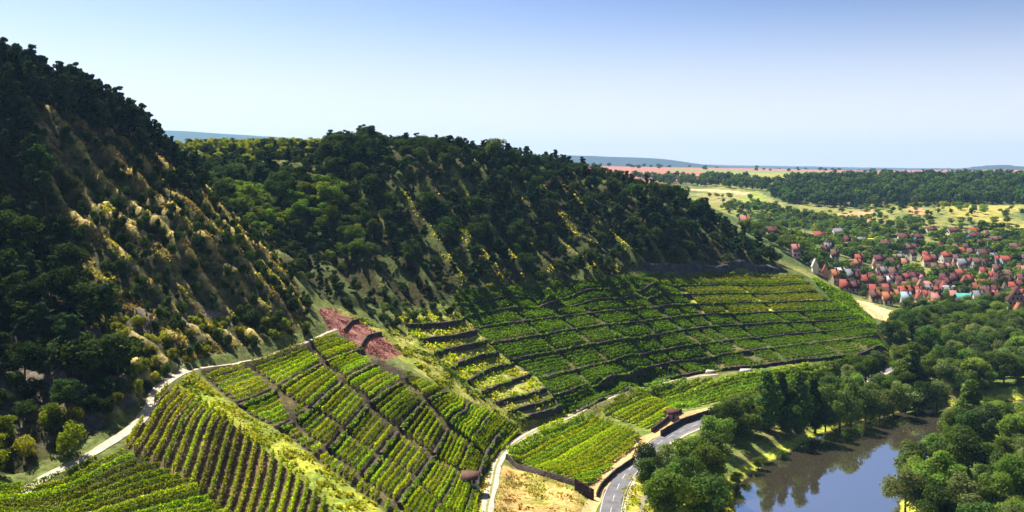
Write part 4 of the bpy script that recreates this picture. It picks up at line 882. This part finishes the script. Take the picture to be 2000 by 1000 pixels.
_fr = random.Random(5)
for _ in range(34):
    v_ = _fr.uniform(545, 594); u_ = 1650+(v_-545)*1.1+_fr.uniform(0, 175)
    if min(math.hypot((u_-q[0])/1.5, v_-q[1]) for q in HS) < 5.5: continue
    rf_ = _fr.choice(['red', 'maroon', 'maroon', 'brown', 'pink', 'red', 'grey']); HS.append((u_, v_, _fr.uniform(13, 19), rf_, _fr.choice(['white', 'cream', 'pink', 'grey']), 'narrow '+{'grey': 'slate', 'brown': 'brown', 'maroon': 'wine red', 'pink': 'faded red', 'red': 'brick red'}[rf_]+' roof'))
for _ in range(130):
    v_ = _fr.uniform(478, 598); u_ = _fr.uniform(max(1600, 1500+(v_-450)*1.9), 2030)
    if min(math.hypot((u_-q[0])/1.6, v_-q[1]) for q in HS) < 6.2: continue
    rf_ = _fr.choice(['red', 'maroon', 'maroon', 'brown', 'pink', 'brown', 'grey']); HS.append((u_, v_, _fr.uniform(12, 18), rf_, _fr.choice(['white', 'cream', 'pink', 'grey']), 'narrow '+{'grey': 'slate', 'brown': 'brown', 'maroon': 'wine red', 'pink': 'faded red', 'red': 'brick red'}[rf_]+' roof'))
rows_ = {'top row of the village': lambda v: v < 480, 'upper village': lambda v: 480 <= v < 514, 'middle village': lambda v: 514 <= v < 540, 'densest village cluster': lambda v: 540 <= v < 575, 'front line of the village': lambda v: v >= 575}
HPOS = []
for rn, fn in rows_.items():
    g = sorted([h_ for h_ in HS if fn(h_[1])], key=lambda q: q[0])
    for i, (u, v, wp, rf, wl, dsc) in enumerate(g):
        x, y, z = P(u, v, ymin=430, ymax=1600); L = min(wp*y/F*.75, 12); L = max(L, 5.0)
        house(x, y, L, min(L*.75, 9)+random.uniform(-.5, .8), random.choice([2.6, 3.2, 4.4]), random.uniform(3.0, 4.2), R(random.choice([0, 8, -12, 20, 80, -25])+random.uniform(-6, 6)), rf, wl, 'house with %s, %s from left, %s' % (dsc, nth(i), rn))
        HPOS.append((x, y, L))
# the timber-framed house and the teal hall
def gable_house():
    x, y, z = P(1986, 606, ymin=430, ymax=700); z = float(ground(x, y)); HPOS.append((x, y, 12)); o = empty('timber_framed_house', (x, y, z), R(-24)); tag(o, 'tall pinkish half-timbered house with steep gable at the right edge of the village', 'house')
    a, d, hw, hr = 4.6, 5.5, 5.2, 7.2
    me_ = bpy.data.meshes.new('wall'); me_.from_pydata([(-a, -d, -.5), (a, -d, -.5), (a, d, -.5), (-a, d, -.5), (-a, -d, hw), (a, -d, hw), (a, d, hw), (-a, d, hw), (0, -d, hw+hr), (0, d, hw+hr)], [], [(0, 1, 5, 8, 4), (2, 3, 7, 9, 6), (1, 2, 6, 5), (3, 0, 4, 7)]); me_.materials.append(WM['pink']); link('wall', me_, o)
    parts = []
    for s_ in (-1, 1):
        q = [(s_*(a+.4), -d-.3, hw-.55), (s_*(a+.4), d+.3, hw-.55), (0, d+.3, hw+hr+.05), (0, -d-.3, hw+hr+.05)]; parts.append((q+[(p[0]+s_*.15, p[1], p[2]+.2) for p in q], [(0, 1, 2, 3), (4, 5, 6, 7), (0, 1, 5, 4), (1, 2, 6, 5), (3, 0, 4, 7), (2, 3, 7, 6)]))
    V, Fq = join_np(parts); link('roof', mesh_np('roof', V, Fq, RM['maroon']), o)
    V, Fq = box_np(-.48, .48, -.06, .06, -.62, .62); wm = mesh_np('window', V, Fq, GL)
    for zc, xs in ((1.6, (-3.2, -1.1, 1.1, 3.2)), (4.2, (-3.2, -1.1, 1.1, 3.2)), (6.9, (-1.9, 0, 1.9)), (9.3, (-.8, .8))):
        for q in xs: link('window', wm, o, (q, -d-.03, zc))
    for zc, hwid in ((2.9, 4.6), (5.6, 4.4), (8.2, 2.7)): V, Fq = box_np(-hwid, hwid, -d-.07, -d-.01, zc-.12, zc+.12); link('beam', mesh_np('beam', V, Fq, TIM), o)
gable_house()
x, y, z = P(1886, 596, ymin=430, ymax=700); z = float(ground(x, y)); o = empty('hall', (x, y, z), R(-6)); tag(o, 'low dark hall with a bright turquoise roof in front of the village houses', 'building')
V, Fq = box_np(-5.2, 5.2, -4, 4, -.5, 4.2); link('wall', mesh_np('wall', V, Fq, TIM), o)
V, Fq = join_np([([(-5.8, -4.6, 4.3), (5.8, -4.6, 4.3), (5.8, 0, 6.6), (-5.8, 0, 6.6)]+[(-5.8, -4.6, 4.5), (5.8, -4.6, 4.5), (5.8, 0, 6.8), (-5.8, 0, 6.8)], [(0, 1, 2, 3), (4, 5, 6, 7), (0, 1, 5, 4), (1, 2, 6, 5), (3, 0, 4, 7), (2, 3, 7, 6)]), ([(-5.8, 0, 6.6), (5.8, 0, 6.6), (5.8, 4.6, 4.3), (-5.8, 4.6, 4.3)]+[(-5.8, 0, 6.8), (5.8, 0, 6.8), (5.8, 4.6, 4.5), (-5.8, 4.6, 4.5)], [(0, 1, 2, 3), (4, 5, 6, 7), (1, 2, 6, 5), (3, 0, 4, 7), (2, 3, 7, 6)])]) if False else (None, None)
pr = []
for s_ in (-1, 1):
    q = [(-5.8, s_*4.6, 4.25), (5.8, s_*4.6, 4.25), (5.8, 0, 6.6), (-5.8, 0, 6.6)]; pr.append((q+[(p[0], p[1], p[2]+.2) for p in q], [(0, 1, 2, 3), (4, 5, 6, 7), (0, 1, 5, 4), (1, 2, 6, 5), (3, 0, 4, 7), (2, 3, 7, 6)]))
V, Fq = join_np(pr); link('roof', mesh_np('roof', V, Fq, RM['teal']), o); HPOS.append((x, y, 12))
# village trees, individually near, as one mass farther off
def free(x, y):
    for hx, hy, hl in HPOS:
        if abs(x-hx) < hl*.55+2.0 and -hl*.5-5 < y-hy < hl*.5+2: return False
    return True
VT = [(1560,460),(1400,405),(1500,400),(1560,415),(1620,425),(1720,440),(1830,425),(1900,440),(1990,455),(2120,450),(2120,630),(1890,616),(1800,625),(1720,598),(1660,572),(1600,545),(1560,515),(1500,478),(1430,440)]
for x, y, u, v in scatter(VT, 470, 1300, 8.0):
    if not free(x, y) or (vnoise(x/45, y/45) > .66): continue
    if u > 2080: continue
    key = random.choice(['oak', 'ash', 'oak', 'willow', 'ash']); h = random.uniform(5, 9) if y < 900 else random.uniform(5, 8.5)
    if y < 640: cand(key, x, y, h, 'leafy garden tree among the nearer village houses', 'garden trees in the village', 1.25)
    else: mass({'oak': 'farround', 'ash': 'farash', 'willow': 'farash'}[key], x, y, h, 1.25)
# far wood beyond the village
for x, y, u, v in scatter([(1500,382),(1560,352),(1640,346),(2140,344),(2140,398),(1980,400),(1820,400),(1740,404),(1680,408),(1600,404),(1540,398)], 1000, 1500, 9.0, xr=(240, 900)): mass('fir' if random.random() < .7 else 'farround', x, y, random.uniform(11, 16), 1.2)
for x, y, u, v in scatter([(1240,348),(1300,345),(1500,352),(1560,350),(1560,368),(1500,374),(1400,366),(1300,362)], 1200, 1700, 12.0, xr=(150, 500)):
    if vnoise(x/40, y/40) > .4: mass('farround', x, y, random.uniform(8, 14), 1.2)
for x, y, u, v in scatter([(1380,383),(1500,386),(1620,410),(1830,402),(2000,410),(2010,460),(1560,470),(1420,420)], 850, 1250, 15.0, lambda X, Y, u, v: rng.random(len(X)) < .55): mass(random.choice(['farround', 'farash', 'farlime']), x, y, random.uniform(4, 8), 1.3)
# tree rows on the far plain and the wooded horizon hills
for k in range(420):
    Y = random.uniform(2600, 5200); u = random.uniform(1000, 2050)
    if random.random() < .35: mass('farround', (u-U0)/F*Y, Y, random.uniform(8, 13), 1.6)
# the 300 nearest of each kind stand as individuals, the rest join the mass
GH = [h_ for h_ in HPOS if h_[2] == 12]
TREES = [t for t in TREES if not any(abs(t[2]-g[0]*t[3]/g[1]) < 8 and -42 < t[3]-g[1] < 6 for g in GH)]
TREES.sort(key=lambda q: q[0]); cnt = {}
CAP = {'tree': 300, 'shrub': 290, 'pine': 290}
for d, key, x, y, h, lb, gr, wd in TREES:
    cat = 'shrub' if 'shrub' in key else 'pine' if key == 'pine' else 'tree'
    cnt[cat] = cnt.get(cat, 0)+1
    if cnt[cat] <= CAP[cat]: tree(key, x, y, h, lb, gr, wd)
    else: mass(key, x, y, h, wd)
print('trees', cnt, {k: len(v) for k, v in MASS.items()})
def gn_mass(name, items, label):
    """one object: a cloud of points, each carrying a tree drawn from the prototypes of its kind"""
    keys = sorted(items); pts = []; kid = []; scl = []; rot = []
    protos = []; cum = []
    for key in keys:
        cum.append(len(protos))
        for (c, t) in PROTO[key]:
            V_c = len(protos); ob = bpy.data.objects.new('foliage_source', c); protos.append(ob)
        for (x, y, z, h, wd) in items[key]:
            pts.append((x, y, z)); kid.append(cum[-1]+random.randrange(len(PROTO[key]))); scl.append((h*wd, h*wd, h)); rot.append((0, 0, random.uniform(0, 6.28)))
    me_ = bpy.data.meshes.new(name); me_.from_pydata(pts, [], [])
    a1 = me_.attributes.new('pick', 'INT', 'POINT'); a1.data.foreach_set('value', kid)
    a2 = me_.attributes.new('siz', 'FLOAT_VECTOR', 'POINT'); a2.data.foreach_set('vector', np.array(scl, np.float32).ravel())
    a3 = me_.attributes.new('turn', 'FLOAT_VECTOR', 'POINT'); a3.data.foreach_set('vector', np.array(rot, np.float32).ravel())
    o = link(name, me_); tag(o, label, 'wood', kind='stuff')
    ng = bpy.data.node_groups.new(name, 'GeometryNodeTree'); ng.interface.new_socket('Geometry', in_out='INPUT', socket_type='NodeSocketGeometry'); ng.interface.new_socket('Geometry', in_out='OUTPUT', socket_type='NodeSocketGeometry')
    N = ng.nodes; L = ng.links; gi = N.new('NodeGroupInput'); go = N.new('NodeGroupOutput')
    gti = N.new('GeometryNodeGeometryToInstance')
    for ob in reversed(protos):
        oi = N.new('GeometryNodeObjectInfo'); oi.inputs['Object'].default_value = ob; oi.inputs['As Instance'].default_value = True; L.new(oi.outputs['Geometry'], gti.inputs[0])
    iop = N.new('GeometryNodeInstanceOnPoints'); L.new(gi.outputs[0], iop.inputs['Points']); L.new(gti.outputs[0], iop.inputs['Instance']); iop.inputs['Pick Instance'].default_value = True
    def att(nm, typ):
        q = N.new('GeometryNodeInputNamedAttribute'); q.data_type = typ; q.inputs[0].default_value = nm; return q
    L.new(att('pick', 'INT').outputs[0], iop.inputs['Instance Index']); L.new(att('siz', 'FLOAT_VECTOR').outputs[0], iop.inputs['Scale'])
    L.new(att('turn', 'FLOAT_VECTOR').outputs[0], iop.inputs['Rotation']); L.new(iop.outputs[0], go.inputs[0])
    md = o.modifiers.new('woods', 'NODES'); md.node_group = ng
    return o
gn_mass('woodland', MASS, 'far wood, hedges and treetops too distant to count beyond the ridge and village')

# ------------------------------------------------------------------ small built things
# red-roofed vineyard hut
def hut(u, v, L, D, hw, hr, rz, roof, wall, label, **k):
    x, y, z = P(u, v, **k); z = float(ground(x, y)); o = empty('vineyard_hut', (x, y, z), rz); tag(o, label, 'hut'); a, b_ = L/2, D/2
    me_ = bpy.data.meshes.new('wall'); me_.from_pydata([(-a, -b_, -1), (a, -b_, -1), (a, b_, -1), (-a, b_, -1), (-a, -b_, hw), (a, -b_, hw), (a, b_, hw), (-a, b_, hw), (-a, 0, hw+hr), (a, 0, hw+hr)], [], [(0, 1, 5, 4), (2, 3, 7, 6), (1, 2, 6, 9, 5), (3, 0, 4, 8, 7)]); me_.materials.append(WM[wall]); link('wall', me_, o)
    parts = []
    for s_ in (-1, 1):
        q = [(-a-.3, s_*(b_+.35), hw-.2), (a+.3, s_*(b_+.35), hw-.2), (a+.3, 0, hw+hr+.05), (-a-.3, 0, hw+hr+.05)]; parts.append((q+[(p[0], p[1], p[2]+.15) for p in q], [(0, 1, 2, 3), (4, 5, 6, 7), (0, 1, 5, 4), (1, 2, 6, 5), (3, 0, 4, 7), (2, 3, 7, 6)]))
    V, Fq = join_np(parts); link('roof', mesh_np('roof', V, Fq, RM[roof]), o)
    V, Fq = box_np(-.4, .4, -b_-.06, -b_+.02, 0, 1.9); link('door', mesh_np('door', V, Fq, TIM), o)
    V, Fq = box_np(a*.45, a*.8, -b_-.05, -b_+.02, .9, 1.7); link('window', mesh_np('window', V, Fq, GL), o)
hut(919, 946, 3.4, 2.8, 2.0, 1.1, R(-8), 'brown', 'grey', 'small red-roofed stone hut at the foot of the striped vineyard', ymin=150, ymax=260)
hut(1312, 817, 3.6, 2.4, 1.8, .8, R(20), 'maroon', 'pink', 'small brown shed between the wedge field and the sandy verge', ymin=250, ymax=330)
# field walls and the roadside wall
def line_px(pl, **k): return np.array([P(u, v, **k)[:2] for u, v in pl])
def fwall(pl, h, label, mat=None, name='field_wall', th=.3, **k):
    build_wall(dense(line_px(pl, **k), 2), lambda t, p: float(ground(p[0], p[1]))+h, lambda t, p: float(ground(p[0], p[1]))-.2, label, mat=mat, name=name, th=th, rough=.1)
HB_ = noisy('dark_hedge_brick', (.05, .03, .03), (.11, .06, .055), 1.2, bump=1)
fwall([(990,905),(1060,930),(1148,958)], 1.3, 'dark low wall along the lower edge of the large flat vineyard', ymax=300)
fwall([(1124,956),(1160,970)], 2.4, 'purple-brown wall block at the corner of the flat vineyard by the road', HB_, ymax=300)
fwall([(1165,965),(1172,948),(1200,925),(1238,900)], 1.2, 'dark kerb wall along the sandy verge of the road bend', ymax=300)
fwall([(1290,850),(1330,826),(1400,806),(1485,784)], 1.7, 'long dark retaining wall with sandy top beside the valley road', M['stone'], ymax=360)
fwall([(1272,842),(1310,815),(1330,806)], 1.2, 'short dark wall along the edge of the small wedge vineyard', HB_, ymax=330)
def sheet(name, pl, mat, lift, **k):
    w_ = dense(np.vstack([line_px(pl, **k)]), 1.2); return w_
vl = smooth_line(line_px([(1286,838),(1325,816),(1400,795),(1485,772)], ymax=360), 1.5); ribbon('sandy_bank', vl, 0, 2.6, M['verge'], .22, ragged=.5, seed=8)
vl2 = smooth_line(line_px([(1155,962),(1185,930),(1236,888)], ymax=300), 1.5); ribbon('sandy_bank', vl2, 0, 3.6, M['verge'], .2, ragged=.8, seed=9)
fwall([(672,648),(686,632),(700,628)], 1.0, 'upper dark terrace wall crossing the brown plot', ymin=240, ymax=310)
fwall([(704,682),(718,660),(744,654)], 1.0, 'lower dark terrace wall crossing the brown plot', ymin=240, ymax=310)
# cliff above the far terraces
cl = dense(line_px([(1232,530),(1300,530),(1420,530),(1500,532),(1556,536)], ymin=370, ymax=470), 2); V = []; Fq = []
for i, p in enumerate(cl):
    for j in range(5):
        zz = float(base(p[0], p[1])); hgt = 4.6*min(1, (len(cl)-1-i)/10+.1)*min(1, i/6+.3)
        V.append((p[0]+(vnoise(i*.6, j*1.3)-.5)*1.2, p[1]+j*.5-1+(vnoise(i*.5+9, j*1.7)-.5)*1.4, zz-1.5+hgt*j/4+(.8*(vnoise(i*.4, 7)-.5) if j == 4 else 0)))
    V.append((p[0], p[1]+5.5, zz+hgt-1.5))
    if i:
        for j in range(5): a_ = (i-1)*6+j; Fq.append((a_, a_+1, a_+7, a_+6))
tag(link('rock_face', mesh_np('rock_face', V, Fq, M['rock'])), 'grey vertical rock face in shade above the uppermost far terrace', 'rock face')
# stairs posts: pale boundary stones on the striped slope, white tarpaulin, banners
def lump(u, v, sx, sy, sz, mat, name, label, cat, **k):
    x, y, z = P(u, v, **k); z = float(ground(x, y)); V, Fq = box_np(-sx/2, sx/2, -sy/2, sy/2, -.2, sz); V = np.array(V); V[4:, :2] *= .75; V = V+rng.normal(size=V.shape)*.05*sx
    o = link(name, mesh_np(name, V+np.array([x, y, z]), Fq, mat)); tag(o, label, cat)
lump(1460, 728, 5.0, 2.6, 1.3, RM['white'], 'tarpaulin', 'white sheeted heap at the foot of the far terraces', 'tarpaulin', ymin=300, ymax=400)
lump(1388, 728, 3.4, 2.0, 1.0, M['gravel'], 'gravel_heap', 'pale sand heap at the end of the gravel track', 'gravel heap', ymin=300, ymax=400)

# ------------------------------------------------------------------ air
hz = bpy.data.materials.new('haze'); hz.use_nodes = True; N = hz.node_tree.nodes; N.clear(); ho = N.new('ShaderNodeOutputMaterial'); pv = N.new('ShaderNodeVolumePrincipled')
pv.inputs['Density'].default_value = 5.0e-5; pv.inputs['Color'].default_value = (.30, .56, 1.0, 1); pv.inputs['Anisotropy'].default_value = .2; hz.node_tree.links.new(pv.outputs[0], ho.inputs['Volume'])
V, Fq = box_np(-16000, 16000, -700, 13500, -6, 440); tag(link('haze', mesh_np('haze', V, Fq, hz)), kind='stuff')
